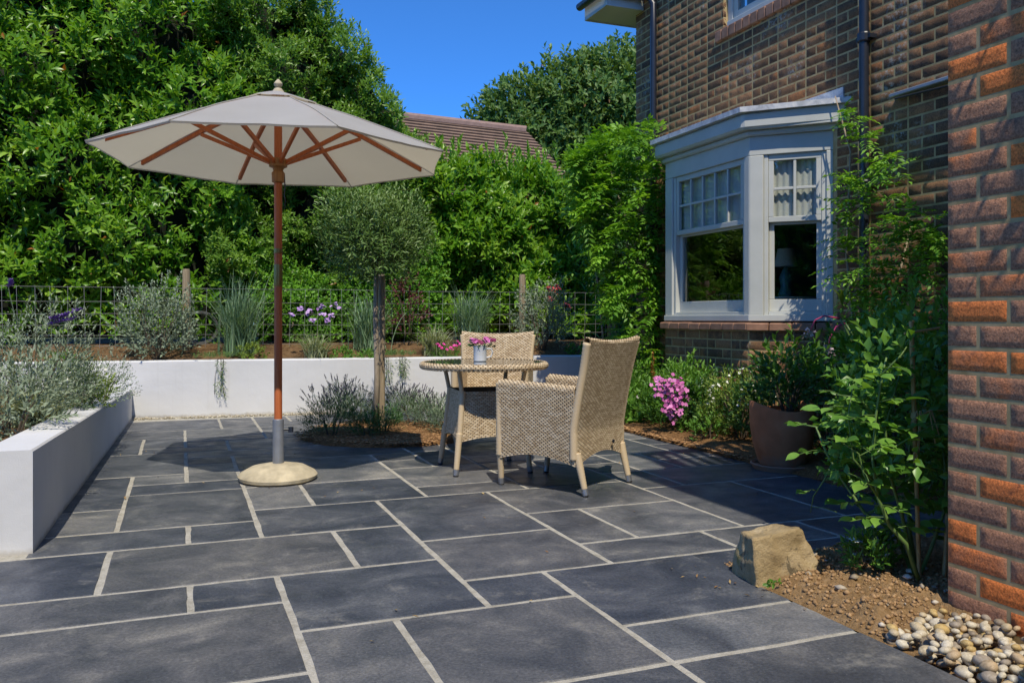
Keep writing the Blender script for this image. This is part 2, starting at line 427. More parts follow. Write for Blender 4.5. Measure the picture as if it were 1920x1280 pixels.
MT = dict(
    slate=mk_slate(), grout=mk_grout(), render=mk_render_paint(),
    soil=mk_soil('bed_soil', (0.09, 0.05, 0.025), (0.2, 0.12, 0.06), (0.34, 0.22, 0.12)),
    soil_near=mk_soil('dug_soil', (0.2, 0.115, 0.05), (0.38, 0.24, 0.115), (0.54, 0.37, 0.21), 30),
    bark=mk_soil('bark_mulch', (0.08, 0.04, 0.018), (0.26, 0.14, 0.06), (0.46, 0.28, 0.13), 45),
    ground=mk_soil('ground', (0.03, 0.035, 0.012), (0.06, 0.07, 0.025), (0.1, 0.1, 0.04), 3),
    wicker=mk_wicker(), teak=mk_wood('stained_hardwood', (0.4, 0.095, 0.026), (0.58, 0.17, 0.055)),
    post=mk_wood('weathered_post', (0.2, 0.15, 0.09), (0.4, 0.32, 0.21), 0.9),
    cane=mk_wood('bamboo', (0.3, 0.19, 0.07), (0.5, 0.34, 0.14), 0.5, (30, 30, 5)),
    trunk=mk_wood('tree_bark', (0.22, 0.17, 0.11), (0.46, 0.38, 0.28), 0.95, (14, 14, 3)),
    canvas=mk_canvas(), glass=mk_glass(), terracotta=mk_terracotta(), rock=mk_rock(), pebble=mk_pebble(), lead=mk_lead(), paint=mk_paint(),
    brass=simple('brass', (0.35, 0.24, 0.08), 0.4, 0.2, 20, metal=0.8),
    steel=simple('galvanised_steel', (0.32, 0.34, 0.37), 0.5, 0.15, 12, metal=0.55),
    foot=simple('foot_cap', (0.35, 0.36, 0.38), 0.35, 0.1, 20, metal=0.7),
    rubber=simple('rubber', (0.03, 0.03, 0.032), 0.7),
    concrete=simple('cast_concrete', (0.5, 0.43, 0.29), 0.9, 0.3, 14, 0.6, 120),
    black=simple('black_gutter', (0.016, 0.02, 0.03), 0.35, 0.2, 8, spec=0.6),
    iron=simple('wrought_iron', (0.02, 0.02, 0.022), 0.6),
    wire=simple('fence_wire', (0.3, 0.3, 0.29), 0.5, 0.1, metal=0.4),
    enamel=simple('white_enamel', (0.72, 0.74, 0.76), 0.18, 0.03, 5),
    blind=simple('linen_blind', (0.72, 0.71, 0.68), 0.9, 0.08, 6, 0.2, 200),
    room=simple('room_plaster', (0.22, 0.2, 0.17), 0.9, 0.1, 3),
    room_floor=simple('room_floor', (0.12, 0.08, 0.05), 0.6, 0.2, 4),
    teal=simple('teal_ceramic', (0.06, 0.2, 0.22), 0.25, 0.1, 5),
    tabletop_white=simple('white_laminate', (0.7, 0.7, 0.69), 0.4, 0.03, 4),
    tile=simple('sill_tile', (0.3, 0.16, 0.1), 0.8, 0.35, 12, 0.4, 80),
    rooftile=simple('clay_roof', (0.25, 0.165, 0.11), 0.9, 0.3, 5, 0.4, 30),
    mortar=mk_soil('lime_mortar', (0.42, 0.31, 0.14), (0.6, 0.46, 0.23), (0.72, 0.58, 0.33), 40),
    twig=simple('twig', (0.1, 0.075, 0.05), 0.9, 0.3, 20),
    greenstem=simple('green_stem', (0.12, 0.2, 0.05), 0.5, 0.25, 20),
    pinkstem=simple('pink_stem', (0.5, 0.06, 0.16), 0.45, 0.2, 20),
    mass=simple('shade_backing', (0.012, 0.016, 0.007), 0.95, 0.4, 6),
    raffia=simple('raffia', (0.45, 0.34, 0.17), 0.8, 0.15, 30),
)
def mk_mortar():
    t = NT('pointing_mortar'); v = t.coord()
    c = t.ramp(t.noise(v, 14, 5, 0.65), [(0.25, (0.29, 0.21, 0.095)), (0.5, (0.45, 0.335, 0.165)), (0.8, (0.57, 0.45, 0.25))])
    return t.done(t.principled(c, 0.95, t.bump(t.noise(v, 160, 3), 0.25, 0.001), 0, 0.1).outputs[0])
MT['mortar'] = mk_mortar()
MT['brick_main'] = brick_mat('old_stock_brick', [(0.0, (0.055, 0.04, 0.033)), (0.22, (0.11, 0.066, 0.04)), (0.45, (0.22, 0.12, 0.06)), (0.66, (0.33, 0.175, 0.085)), (0.82, (0.12, 0.075, 0.05)), (1, (0.5, 0.2, 0.065))], lichen=0.8)
MT['brick_wing'] = brick_mat('red_brick', [(0.0, (0.13, 0.09, 0.075)), (0.18, (0.34, 0.18, 0.11)), (0.42, (0.48, 0.235, 0.13)), (0.62, (0.4, 0.195, 0.11)), (0.74, (0.74, 0.22, 0.065)), (1, (0.8, 0.23, 0.055))], bumpy=1.0)
FO = dict(
    laurel=foliage('laurel_leaf', (0.06, 0.155, 0.012), (0.14, 0.32, 0.022), (0.36, 0.55, 0.07), 0.34, 0.32, 0.5, (0.35, 0.13, 0.03)),
    bay=foliage('bay_leaf', (0.055, 0.14, 0.014), (0.125, 0.265, 0.026), (0.3, 0.47, 0.08), 0.38, 0.32, 0.5, (0.3, 0.14, 0.04)),
    ivy=foliage('ivy_leaf', (0.045, 0.135, 0.012), (0.105, 0.27, 0.021), (0.293, 0.585, 0.058), 0.4, 0.25),
    olive=foliage('olive_leaf', (0.05, 0.11, 0.02), (0.115, 0.21, 0.042), (0.27, 0.38, 0.11), 0.45, 0.15),
    wisteria=foliage('wisteria_leaf', (0.054, 0.149, 0.014), (0.121, 0.297, 0.027), (0.351, 0.632, 0.07), 0.5, 0.35),
    tree=foliage('broad_tree_leaf', (0.043, 0.102, 0.02), (0.093, 0.187, 0.037), (0.221, 0.323, 0.085), 0.5, 0.25, 0.4, (0.25, 0.12, 0.04)),
    silver=foliage('silver_leaf', (0.121, 0.165, 0.11), (0.242, 0.308, 0.209), (0.44, 0.495, 0.374), 0.7, 0.15, 0.2),
    bluegrass=foliage('blue_grass', (0.088, 0.163, 0.088), (0.175, 0.3, 0.163), (0.35, 0.475, 0.3), 0.55, 0.25),
    sedge=foliage('variegated_sedge', (0.137, 0.179, 0.084), (0.284, 0.326, 0.168), (0.483, 0.504, 0.347), 0.55, 0.25),
    lavender=foliage('lavender_leaf', (0.068, 0.115, 0.068), (0.149, 0.216, 0.135), (0.297, 0.378, 0.243), 0.7, 0.15, 0.2),
    green=foliage('garden_leaf', (0.043, 0.123, 0.014), (0.109, 0.261, 0.029), (0.261, 0.464, 0.072), 0.5, 0.3),
    lime=foliage('lime_leaf', (0.077, 0.132, 0.017), (0.176, 0.264, 0.033), (0.33, 0.418, 0.088), 0.5, 0.3),
    dark=foliage('dark_leaf', (0.025, 0.076, 0.02), (0.051, 0.145, 0.034), (0.119, 0.255, 0.06), 0.45, 0.25),
    rose=foliage('rose_leaf', (0.056, 0.14, 0.028), (0.112, 0.266, 0.035), (0.238, 0.434, 0.07), 0.38, 0.3),
    purple_leaf=foliage('purple_leaf', (0.06, 0.015, 0.02), (0.13, 0.03, 0.04), (0.25, 0.06, 0.06), 0.5, 0.25),
)
FL = dict(
    pink=tinted('pink_petal', (0.45, 0.07, 0.3), (0.72, 0.25, 0.55)), lilac=tinted('lilac_petal', (0.36, 0.2, 0.5), (0.6, 0.42, 0.7)),
    purple=tinted('purple_petal', (0.12, 0.06, 0.3), (0.28, 0.16, 0.5)), red=tinted('red_petal', (0.55, 0.02, 0.05), (0.75, 0.1, 0.14)),
    magenta=tinted('magenta_petal', (0.6, 0.02, 0.25), (0.8, 0.1, 0.4)), white=tinted('white_petal', (0.7, 0.7, 0.62), (0.85, 0.85, 0.8)),
    spike=tinted('lavender_spike', (0.07, 0.06, 0.1), (0.2, 0.16, 0.24)), orange=tinted('orange_petal', (0.35, 0.12, 0.03), (0.55, 0.25, 0.07)),
    blush=tinted('blush_petal', (0.6, 0.45, 0.5), (0.8, 0.7, 0.72)),
)

# ------------------------------------------------------------------ foliage builders
def unit(a):
    return a / np.maximum(np.linalg.norm(a, axis=1, keepdims=True), 1e-9)

def leaf_mesh(name, P, D, N, L, W, fold=0.25, curl=0.15, tint=None, peak=0.5):
    """P base points, D direction along the leaf, N face normal; four triangles to a leaf"""
    P = np.asarray(P, float); n = len(P)
    D = unit(np.asarray(D, float)); B = unit(np.cross(D, N)); N = unit(np.cross(B, D))
    L = np.asarray(L, float).reshape(-1, 1) * np.ones((n, 1)); W = np.asarray(W, float).reshape(-1, 1) * np.ones((n, 1))
    C = P + D * L * peak
    A = C + B * W * 0.5 + N * W * fold; E_ = C - B * W * 0.5 + N * W * fold
    T = P + D * L - N * L * curl
    V = np.stack([P, A, C, E_, T], 1).reshape(-1, 3)
    b = (np.arange(n) * 5).reshape(-1, 1, 1)
    F = (np.array([[0, 2, 1], [0, 3, 2], [1, 2, 4], [2, 3, 4]]).reshape(1, 4, 3) + b).reshape(-1, 3)
    if tint is None: tint = rng.random(n)
    return np_mesh(name, V, F, np.repeat(tint, 5))

def shoots(P, D, k, step, ang=0.9, size=(0.09, 0.035), up=0.35, spread=0.25, tintbias=None):
    """leaves set round short shoots starting at P and growing along D"""
    P = np.asarray(P, float); n = len(P); D = unit(np.asarray(D, float))
    rnd = unit(rng.normal(size=(n, 3))); A = unit(np.cross(D, rnd)); B = np.cross(D, A)
    ps, ds, ns, ls, ts = [], [], [], [], []
    t0 = rng.random(n) if tintbias is None else tintbias
    ph = rng.random(n) * 6.28
    for i in range(k):
        a = ph + i * 2.4 + rng.normal(0, 0.3, n)
        rad = A * np.cos(a)[:, None] + B * np.sin(a)[:, None]
        f = (i + 1) / k
        an = ang * (1.15 - 0.6 * f)
        d = D * math.cos(an) + rad * math.sin(an) + rng.normal(0, spread, (n, 3)) * 0.5
        d[:, 2] += up * 0.3
        ps.append(P + D * (i * step)); ds.append(d)
        nn = D * 1.0 - rad * 0.3 + rng.normal(0, spread, (n, 3)); nn[:, 2] += up
        ns.append(nn)
        ls.append(size[0] * rng.uniform(0.5, 1.18, n) * (1.05 - 0.3 * abs(f - 0.5)))
        ts.append(np.clip(t0 * 0.55 + rng.random(n) * 0.3 + 0.2 * f, 0, 0.98))
    P2, D2, N2, L2, T2 = map(np.concatenate, (ps, ds, ns, ls, ts))
    T2 = np.where(rng.random(len(T2)) < 0.004, 1.0, T2)
    return P2, D2, N2, L2, T2

def lump(x, z, ph=0.0, s=1.0):
    return (0.5 * np.sin(2.1 * s * x + 1.3 * z * s + ph) + 0.35 * np.sin(3.7 * s * z - 1.9 * s * x + 2 * ph + 1)
            + 0.28 * np.sin(6.3 * s * x + 3 * ph) * np.sin(5.1 * s * z + ph) + 0.16 * np.sin(11 * s * x + 9 * s * z + ph))

def blades(name, c, n, h, spread, width, mat, parent, droop=0.5, base=0.06, seg=5, flat=0.0):
    P0 = np.array(c) + np.c_[rng.normal(0, base, n), rng.normal(0, base, n), np.zeros(n)]
    az = rng.random(n) * 6.283; H = h * rng.uniform(0.6, 1.1, n); S = spread * rng.uniform(0.15, 1.1, n)
    dr = droop * rng.uniform(0.2, 1.2, n)
    dirs = np.c_[np.cos(az), np.sin(az), np.zeros(n)]; side = np.c_[-np.sin(az), np.cos(az), np.zeros(n)]
    tw = rng.uniform(-0.8, 0.8, n)[:, None]; side = unit(side + dirs * tw)
    Vs = []
    for i in range(seg + 1):
        t = i / seg
        p = P0 + dirs * (S * t ** 1.5)[:, None]
        p[:, 2] += H * (t - dr * t ** 3 * 0.55)
        w = width * (1 - t ** 2) * 0.5 + 0.0004
        Vs += [p - side * w, p + side * w]
    V = np.stack(Vs, 1).reshape(-1, 3); k = 2 * (seg + 1)
    F = np.array([[2*i, 2*i+1, 2*i+3, 2*i+2] for i in range(seg)])
    F = (F.reshape(1, seg, 4) + (np.arange(n) * k).reshape(-1, 1, 1)).reshape(-1, 4)
    return link(name, np_mesh(name, V, F, np.repeat(rng.random(n), k)), mat, parent)

def dome_points(c, rad, n, zmin=-0.35, shell=0.35):
    u = unit(rng.normal(size=(int(n * 2.2), 3)))
    u = u[u[:, 2] > zmin][:n]
    r = 1 - shell * rng.random(len(u)) ** 1.6
    wob = 1 + 0.13 * np.sin(5 * u[:, 0] + 3 * u[:, 1] + c[0] * 7) + 0.1 * np.sin(7 * u[:, 2] + 4 * u[:, 0] + c[1] * 5)
    return np.array(c) + u * np.array(rad) * (r * wob)[:, None], u

def bush(parent, c, rad, n, k, size, mat, step=0.02, up=0.6, ang=0.8, name='foliage', zmin=-0.8, shell=0.5, stems=6, fold=0.25):
    P, U = dome_points(c, rad, n, zmin, shell)
    D = U * np.array([1, 1, 0.7]) + np.array([0, 0, up]) + rng.normal(0, 0.3, U.shape)
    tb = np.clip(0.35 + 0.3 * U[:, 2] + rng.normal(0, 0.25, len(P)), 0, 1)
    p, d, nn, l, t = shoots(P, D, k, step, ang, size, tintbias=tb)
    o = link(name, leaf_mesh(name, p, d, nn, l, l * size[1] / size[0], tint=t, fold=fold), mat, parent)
    if stems:
        mb = MB(); zb = c[2] - rad[2] * 0.9
        for i in range(stems):
            a = i * 2.4; e = Vector((c[0] + math.cos(a) * rad[0] * 0.6, c[1] + math.sin(a) * rad[1] * 0.6, c[2] + rad[2] * 0.45))
            b0 = Vector((c[0] + math.cos(a) * 0.03, c[1] + math.sin(a) * 0.03, zb))
            mb.tube([b0, b0.lerp(e, 0.5) + Vector((0, 0, 0.04)), e], [0.006, 0.005, 0.002], 5)
        mb.build('stems', MT['twig'], parent)
    return o

def flowers(parent, pts, size, mat, petals=5, name='flowers', updir=(0, -0.5, 0.8)):
    ps, ds, ns = [], [], []
    for p in pts:
        n = Vector(updir) + Vector(rng.normal(0, 0.35, 3)); n.normalize()
        a = n.cross(Vector((0.3, 0.9, 0.1))).normalized(); b = n.cross(a); ph = random.random() * 6
        for i in range(petals):
            t = ph + i * 6.283 / petals
            ps.append(p); ds.append(tuple(a * math.cos(t) + b * math.sin(t) + n * 0.25)); ns.append(tuple(n))
    k = len(ps)
    return link(name, leaf_mesh(name, np.array(ps), np.array(ds), np.array(ns), size * rng.uniform(0.8, 1.1, k), size * 0.8, fold=0.1, tint=np.repeat(rng.random(len(pts)), petals), peak=0.6), mat, parent)

def stalks(parent, roots, tips, r=0.002, mat=None, name='stalks'):
    mb = MB()
    for a, b in zip(roots, tips):
        a = Vector(a); b = Vector(b); m = a.lerp(b, 0.55) + Vector((random.uniform(-.02, .02), random.uniform(-.02, .02), 0.01))
        mb.tube([a, m, b], [r, r, r * 0.7], 4, False)
    return mb.build(name, mat or MT['greenstem'], parent)

# ================================================================== SETTING
def nz(x, y, z=0.0): return mnoise.noise(Vector((x, y, z)))

def sheet(name, x0, x1, y0, y1, step, zf, mat, parent=None, keep=None):
    nx = max(2, int((x1 - x0) / step) + 1); ny = max(2, int((y1 - y0) / step) + 1)
    xs = np.linspace(x0, x1, nx); ys = np.linspace(y0, y1, ny)
    V = [(x, y, zf(x, y)) for y in ys for x in xs]
    F = []
    for j in range(ny - 1):
        for i in range(nx - 1):
            cx, cy = (xs[i] + xs[i+1]) / 2, (ys[j] + ys[j+1]) / 2
            if keep and not keep(cx, cy): continue
            a = j * nx + i; F.append((a, a + 1, a + 1 + nx, a + nx))
    return link(name, np_mesh(name, V, F, smooth=True), mat, parent)

def scatter_lumps(name, pts, size, mat, parent, flat=0.6, stuff=True):
    """many small irregular stones, clods or chips as one mesh"""
    base = np.array([(1, 0, 0), (-1, 0, 0), (0, 1, 0), (0, -1, 0), (0, 0, 1), (0, 0, -1), (.6, .6, .5), (-.6, .6, .5), (-.6, -.6, .5), (.6, -.6, .5)], float)
    F0 = np.array([(0, 6, 4), (6, 2, 4), (2, 7, 4), (7, 1, 4), (1, 8, 4), (8, 3, 4), (3, 9, 4), (9, 0, 4), (0, 2, 6), (2, 1, 7), (1, 3, 8), (3, 0, 9), (0, 5, 2), (2, 5, 1), (1, 5, 3), (3, 5, 0)])
    n = len(pts); s = size * rng.uniform(0.4, 1.3, n) ** 1.5
    a = rng.random(n) * 6.28; ca, sa = np.cos(a), np.sin(a)
    b = base[None] * rng.uniform(0.7, 1.25, (n, 10, 3)) * np.stack([s, s * rng.uniform(0.5, 1, n), s * flat], 1)[:, None, :]
    V = np.stack([b[..., 0] * ca[:, None] - b[..., 1] * sa[:, None], b[..., 0] * sa[:, None] + b[..., 1] * ca[:, None], b[..., 2]], -1) + np.asarray(pts)[:, None, :]
    F = (F0[None] + (np.arange(n) * 10)[:, None, None]).reshape(-1, 3)
    o = link(name, np_mesh(name, V.reshape(-1, 3), F, np.repeat(rng.random(n), 10)), mat, parent)
    if stuff: o['kind'] = 'stuff'
    return o

tag(sheet('ground', -150, 150, -150, 150, 20, lambda x, y: -0.09, MT['ground']), kind='structure')

# ---- patio
patio = empty('patio', kind='structure')
XL = [-2.2, -1.25, -0.62, -0.285, 0.03, 0.345, 0.665, 1.0, 1.335, 1.645, 1.95, 2.28, 2.53, 2.83, 3.15, 3.45, 3.72]
YL = [1.0, 1.5, 1.81, 2.13, 2.445, 2.775, 3.085, 3.405, 3.70, 4.03, 4.38, 4.62, 4.9, 5.24, 5.55, 5.87, 6.2, 6.5, 6.8, 7.07, 7.35, 7.64, 8.14, 8.5, 8.98]
def xi(v): return min(range(len(XL)), key=lambda i: abs(XL[i] - v))
def yi(v): return min(range(len(YL)), key=lambda i: abs(YL[i] - v))
KNOWN = [(-1.25, .03, 3.085, 3.405), (.03, .345, 3.085, 3.405), (-.62, .345, 2.445, 3.085), (-.62, .345, 1.81, 2.445), (.345, 1.0, 2.775, 3.405),
    (.345, .665, 1.81, 2.775), (.665, 1.335, 2.13, 2.775), (1.0, 1.335, 2.775, 3.085), (1.335, 2.04, 2.13, 2.445), (1.335, 2.04, 2.445, 3.085),
    (-1.25, -.285, 3.405, 4.03), (-.285, .665, 3.405, 4.03), (.665, 1.0, 3.405, 4.03), (-.62, .03, 4.03, 4.38), (.03, .345, 4.03, 4.38),
    (.345, 1.0, 4.03, 4.62), (-.285, .345, 4.38, 5.24), (-.62, -.285, 4.38, 4.9), (-.62, -.285, 4.9, 5.87), (-.285, .345, 5.24, 5.55),
    (-.285, .03, 5.55, 5.87), (-.62, .03, 5.87, 6.8), (.345, .665, 4.62, 5.24), (.665, 1.335, 4.62, 5.24), (1.335, 1.645, 5.55, 5.87),
    (1.335, 1.95, 4.9, 5.55), (1.335, 1.95, 4.62, 4.9), (1.0, 1.645, 3.70, 4.62), (1.0, 1.645, 3.085, 3.70), (1.645, 2.53, 4.03, 4.62),
    (1.645, 1.95, 3.405, 4.03), (1.95, 2.53, 3.405, 4.03), (1.645, 2.28, 3.085, 3.405), (2.28, 2.83, 3.085, 3.405), (2.53, 3.15, 3.405, 4.38),
    (2.53, 2.83, 4.38, 4.9), (2.83, 3.72, 4.38, 4.9), (3.15, 3.72, 3.405, 4.38), (2.83, 3.72, 2.775, 3.405), (.03, .345, 5.55, 6.2), (-.62, -.285, 6.8, 7.64),
    (-.285, .03, 7.07, 7.64), (-.285, .345, 6.8, 7.07), (-.62, .03, 7.64, 8.14), (.03, .665, 7.64, 8.14), (-.62, .345, 8.14, 8.98), (.345, .665, 8.14, 8.98),
    (.665, 1.335, 1.0, 2.13), (1.335, 2.04, 1.0, 2.13), (2.83, 3.45, 5.55, 6.5), (1.95, 2.53, 4.62, 5.24), (.665, 1.335, 5.24, 6.2)]
nxc, nyc = len(XL) - 1, len(YL) - 1
occ = np.zeros((nxc, nyc), bool); SL = []
def slab_rect(i0, i1, j0, j1, x1v=None):
    yc = (YL[j0] + YL[j1]) / 2
    def X(i):
        if yc > 4.6 and 1.3 < XL[i] < 2.0: return XL[i] - 0.045
        return XL[i]
    return (X(i0), x1v if x1v else X(i1), YL[j0], YL[j1])
for (a, b, c, d) in KNOWN:
    i0, i1, j0, j1 = xi(a), xi(b), yi(c), yi(d)
    if b == 2.04: i1 = xi(1.95)
    occ[i0:i1, j0:j1] = True
    SL.append(slab_rect(i0, i1, j0, j1, 2.03 if b == 2.04 else None))
def inside(i, j):
    cx, cy = (XL[i] + XL[i+1]) / 2, (YL[j] + YL[j+1]) / 2
    if cx > 1.95 and cy < 2.9: return False
    if cx < -0.5 and cy > 4.03: return cx > -0.62
    return True
rr = random.Random(5)
for j in range(nyc):
    for i in range(nxc):
        if occ[i, j] or not inside(i, j): continue
        wi, hj = rr.choice([(1, 1), (2, 1), (2, 2), (1, 2), (2, 2), (3, 2)])
        while wi > 1 and (i + wi > nxc or any(occ[i+k, j] or not inside(i+k, j) for k in range(wi))): wi -= 1
        while hj > 1 and (j + hj > nyc or any(occ[i+k, j+m] or not inside(i+k, j+m) for k in range(wi) for m in range(hj))): hj -= 1
        occ[i:i+wi, j:j+hj] = True
        SL.append(slab_rect(i, i + wi, j, j + hj))
BACK0, BACK1 = (-0.62, 9.33), (4.7, 8.80)
def wall_y(x): return BACK0[1] + (x - BACK0[0]) * (BACK1[1] - BACK0[1]) / (BACK1[0] - BACK0[0])
for (x0, x1, y0, y1) in SL:
    if y1 > 8.9: y1 = min(8.95, wall_y(x1) - 0.05)
    j = 0.0105; a, b, c, d = x0 + j, x1 - j, y0 + j, y1 - j
    rim = []
    for (p, q) in (((a, c), (b, c)), ((b, c), (b, d)), ((b, d), (a, d)), ((a, d), (a, c))):
        for k in range(5):
            t = k / 5; e = 0.0028 if k else 0.0012
            rim.append((p[0] + (q[0]-p[0]) * t + rr.uniform(-e, e), p[1] + (q[1]-p[1]) * t + rr.uniform(-e, e)))
    cx, cy = (a + b) / 2, (c + d) / 2; zt = rr.uniform(-0.0006, 0.0006); tx, ty = rr.uniform(-.0012, .0012), rr.uniform(-.0012, .0012)
    n = len(rim); mb = MB()
    for (ins, dz) in ((0.004, 0.0), (0.0, -0.0035), (0.0, -0.035)):
        for (x, y) in rim:
            sx = x - math.copysign(ins, x - cx); sy = y - math.copysign(ins, y - cy)
            mb.v.append((sx - cx, sy - cy, zt + dz + tx * (sx - cx) + ty * (sy - cy)))
    mb.f.append(tuple(range(n)))
    for r_ in range(2):
        mb.f += [(r_*n + i, (r_+1)*n + i, (r_+1)*n + (i+1) % n, r_*n + (i+1) % n) for i in range(n)]
    mb.build('slab', MT['slate'], patio, loc=(cx, cy, 0))
mort = sheet('joint_mortar', -2.2, 3.73, 1.0, 9.25, 0.055, lambda x, y: -0.0024 + 0.0011 * nz(x * 9, y * 9), MT['grout'], patio,
             keep=lambda x, y: not (x > 2.035 and y < 2.78) and not (x < -0.6 and y > 4.2) and y < wall_y(x))
# strip of pale gravel at the foot of the back wall
gpts = [(x, wall_y(x) - 0.115 + random.uniform(-0.05, 0.04) + 0.0, random.uniform(-0.004, 0.012)) for x in np.linspace(-0.45, 2.9, 900)]
gpts = [p for p in gpts if p[1] > 8.9 or p[0] > 1.5]
tag(scatter_lumps('gravel', gpts, 0.014, tinted('gravel_stone', (0.3, 0.25, 0.16), (0.62, 0.57, 0.45), 0.9), None), 'pale gravel strip along the foot of the long white wall', 'gravel')

# ---- white rendered walls
w = empty('garden_wall', (BACK0[0], BACK0[1], 0), math.atan2(BACK1[1] - BACK0[1], BACK1[0] - BACK0[0]), 'long low white rendered retaining wall behind the patio', 'wall')
LW = math.hypot(BACK1[0] - BACK0[0], BACK1[1] - BACK0[1])

mb = MB(); NS = 48
for i in range(NS + 1):
    x = -2.6 + (LW + 2.6) * i / NS
    wob = 0.004 * nz(x * 1.7, 3); wt = 0.004 * nz(x * 2.3, 9)
    for (y, z) in ((wob, -0.05), (wob, 0.562 + wt), (wob + 0.012, 0.572 + wt), (0.19, 0.572 + wt), (0.2, 0.562), (0.2, -0.05)):
        mb.v.append((x, y, z))
for i in range(NS):
    for k in range(5): mb.f.append((i*6 + k, i*6 + k + 1, (i+1)*6 + k + 1, (i+1)*6 + k))
mb.f += [tuple(range(6))[::-1], tuple(NS*6 + k for k in range(6))]
auto_smooth(mb.build('render_coat', MT['render'], w), 30)

pl = empty('planter_wall', (-0.59, 4.11, 0), 0, 'white rendered wall of the raised planter, its corner towards the viewer', 'wall')
def planter_top(y): return 0.441 - 0.145 * (y - 4.11) / 5.2
mb = MB(); NS = 24
for i in range(NS + 1):
    t = i / NS; y = 0.0 + 5.19 * t; x = 0.13 * t + 0.003 * nz(y * 2, 1); zt = planter_top(y + 4.11) + 0.003 * nz(y * 1.5, 5)
    for (dx, z) in ((0, -0.05), (0, zt - 0.008), (-0.008, zt), (-0.2, zt), (-0.21, zt - 0.01), (-0.21, -0.05)):
        mb.v.append((x + dx, y, z))
for i in range(NS):
    for k in range(5): mb.f.append((i*6 + k, (i+1)*6 + k, (i+1)*6 + k + 1, i*6 + k + 1))
mb.f += [tuple(range(6)), tuple(NS*6 + k for k in range(6))[::-1]]
auto_smooth(mb.build('side_wall', MT['render'], pl), 30)
mb = MB(); mb.box(-2.2, -0.211, 0.0005, 0.2, -0.05, 0.4385)
mb.build('front_wall', MT['render'], pl, bevel=0.004)

# ---- soil of the beds
def soil(name, *a, **k): return tag(sheet(name, *a, **k), kind='structure')
soil('raised_bed_soil', -6, 7.5, 8.9, 13.5, 0.09, lambda x, y: 0.535 + min(0.17, 0.17 * max(0, y - wall_y(x) - .2) / 0.8) + 0.03 * nz(x * 5, y * 5) + 0.012 * nz(x * 17, y * 17), MT['soil'], keep=lambda x, y: y > wall_y(x) + 0.15)
soil('planter_soil', -2.85, -0.6, 4.25, 9.25, 0.06, lambda x, y: planter_top(y) - 0.045 + 0.03 * nz(x * 6, y * 6) + 0.1 * max(0, min(1, -x - 0.9)), MT['soil'], keep=lambda x, y: x < -0.59 - 0.19 + 0.13 * (y - 4.11) / 5.2)
tb = soil('tree_bed_soil', 0.8, 2.55, 6.3, 8.1, 0.035, lambda x, y: 0.035 - 0.06 * max(0, (math.hypot(x - 1.68, y - 7.2) / 0.8 - 0.86) / 0.14) + 0.018 * nz(x * 14, y * 14), MT['bark'], keep=lambda x, y: math.hypot(x - 1.68, y - 7.2) < 0.8 + 0.03 * nz(x * 5, y * 5))
def ring(c, r, n): return [(c[0] + r * math.sqrt(random.random()) * math.cos(a), c[1] + r * math.sqrt(random.random()) * math.sin(a)) for a in [random.random() * 6.283 for _ in range(n)]]
chipmat = tinted('bark_chip', (0.2, 0.095, 0.04), (0.52, 0.3, 0.13), 0.9)
scatter_lumps('bark_chips', [(x, y, 0.035) for x, y in ring((1.68, 7.2), 0.82, 5200)], 0.0125, chipmat, tb, 0.25)
rb = soil('side_bed_soil', 3.66, 4.95, 2.9, 9.0, 0.05, lambda x, y: 0.0 + min(0.05, (x - 3.66) * 0.4) + 0.02 * nz(x * 9, y * 9), MT['bark'])
scatter_lumps('bark_chips', [(3.64 + 0.9 * random.random() ** 1.5, random.uniform(4.6, 8.9), 0.03) for _ in range(6500)], 0.014, chipmat, rb, 0.25)
def near_z(x, y):
    e = min(1, max(0, (x - 2.03) / 0.1)) * min(1, max(0, (2.95 - y) / 0.12))
    f = 1 if x > 2.4 else min(1, max(0, (y - 2.0) / 0.16))
    return -0.012 + e * f * (0.045 + 0.022 * nz(x * 8, y * 8) + 0.016 * nz(x * 21, y * 21) + 0.009 * nz(x * 48, y * 48) + 0.005 * nz(x * 95, y * 95))
nb = soil('rose_bed_soil', 2.035, 3.72, 1.9, 2.95, 0.0095, near_z, MT['soil_near'], keep=lambda x, y: y > 2.16 or x < 2.42)
cl = [(x, y, near_z(x, y) + 0.002) for x, y in [(2.05 + 0.75 * random.random(), random.uniform(2.06, 2.93)) for _ in range(1700)] if y > 2.17 or x < 2.41]
scatter_lumps('soil_clods', cl, 0.0085, tinted('soil_clod', (0.24, 0.14, 0.06), (0.44, 0.28, 0.14), 0.95), nb, 0.8)
pts = [(x, y, near_z(x, y) + 0.006) for x, y in [(2.06 + 0.7 * random.random(), random.uniform(2.08, 2.9)) for _ in range(34)] if y > 2.17 or x < 2.41]
scatter_lumps('flint_stones', pts, 0.016, tinted('flint', (0.3, 0.24, 0.16), (0.66, 0.6, 0.5), 0.6), nb, 0.6)

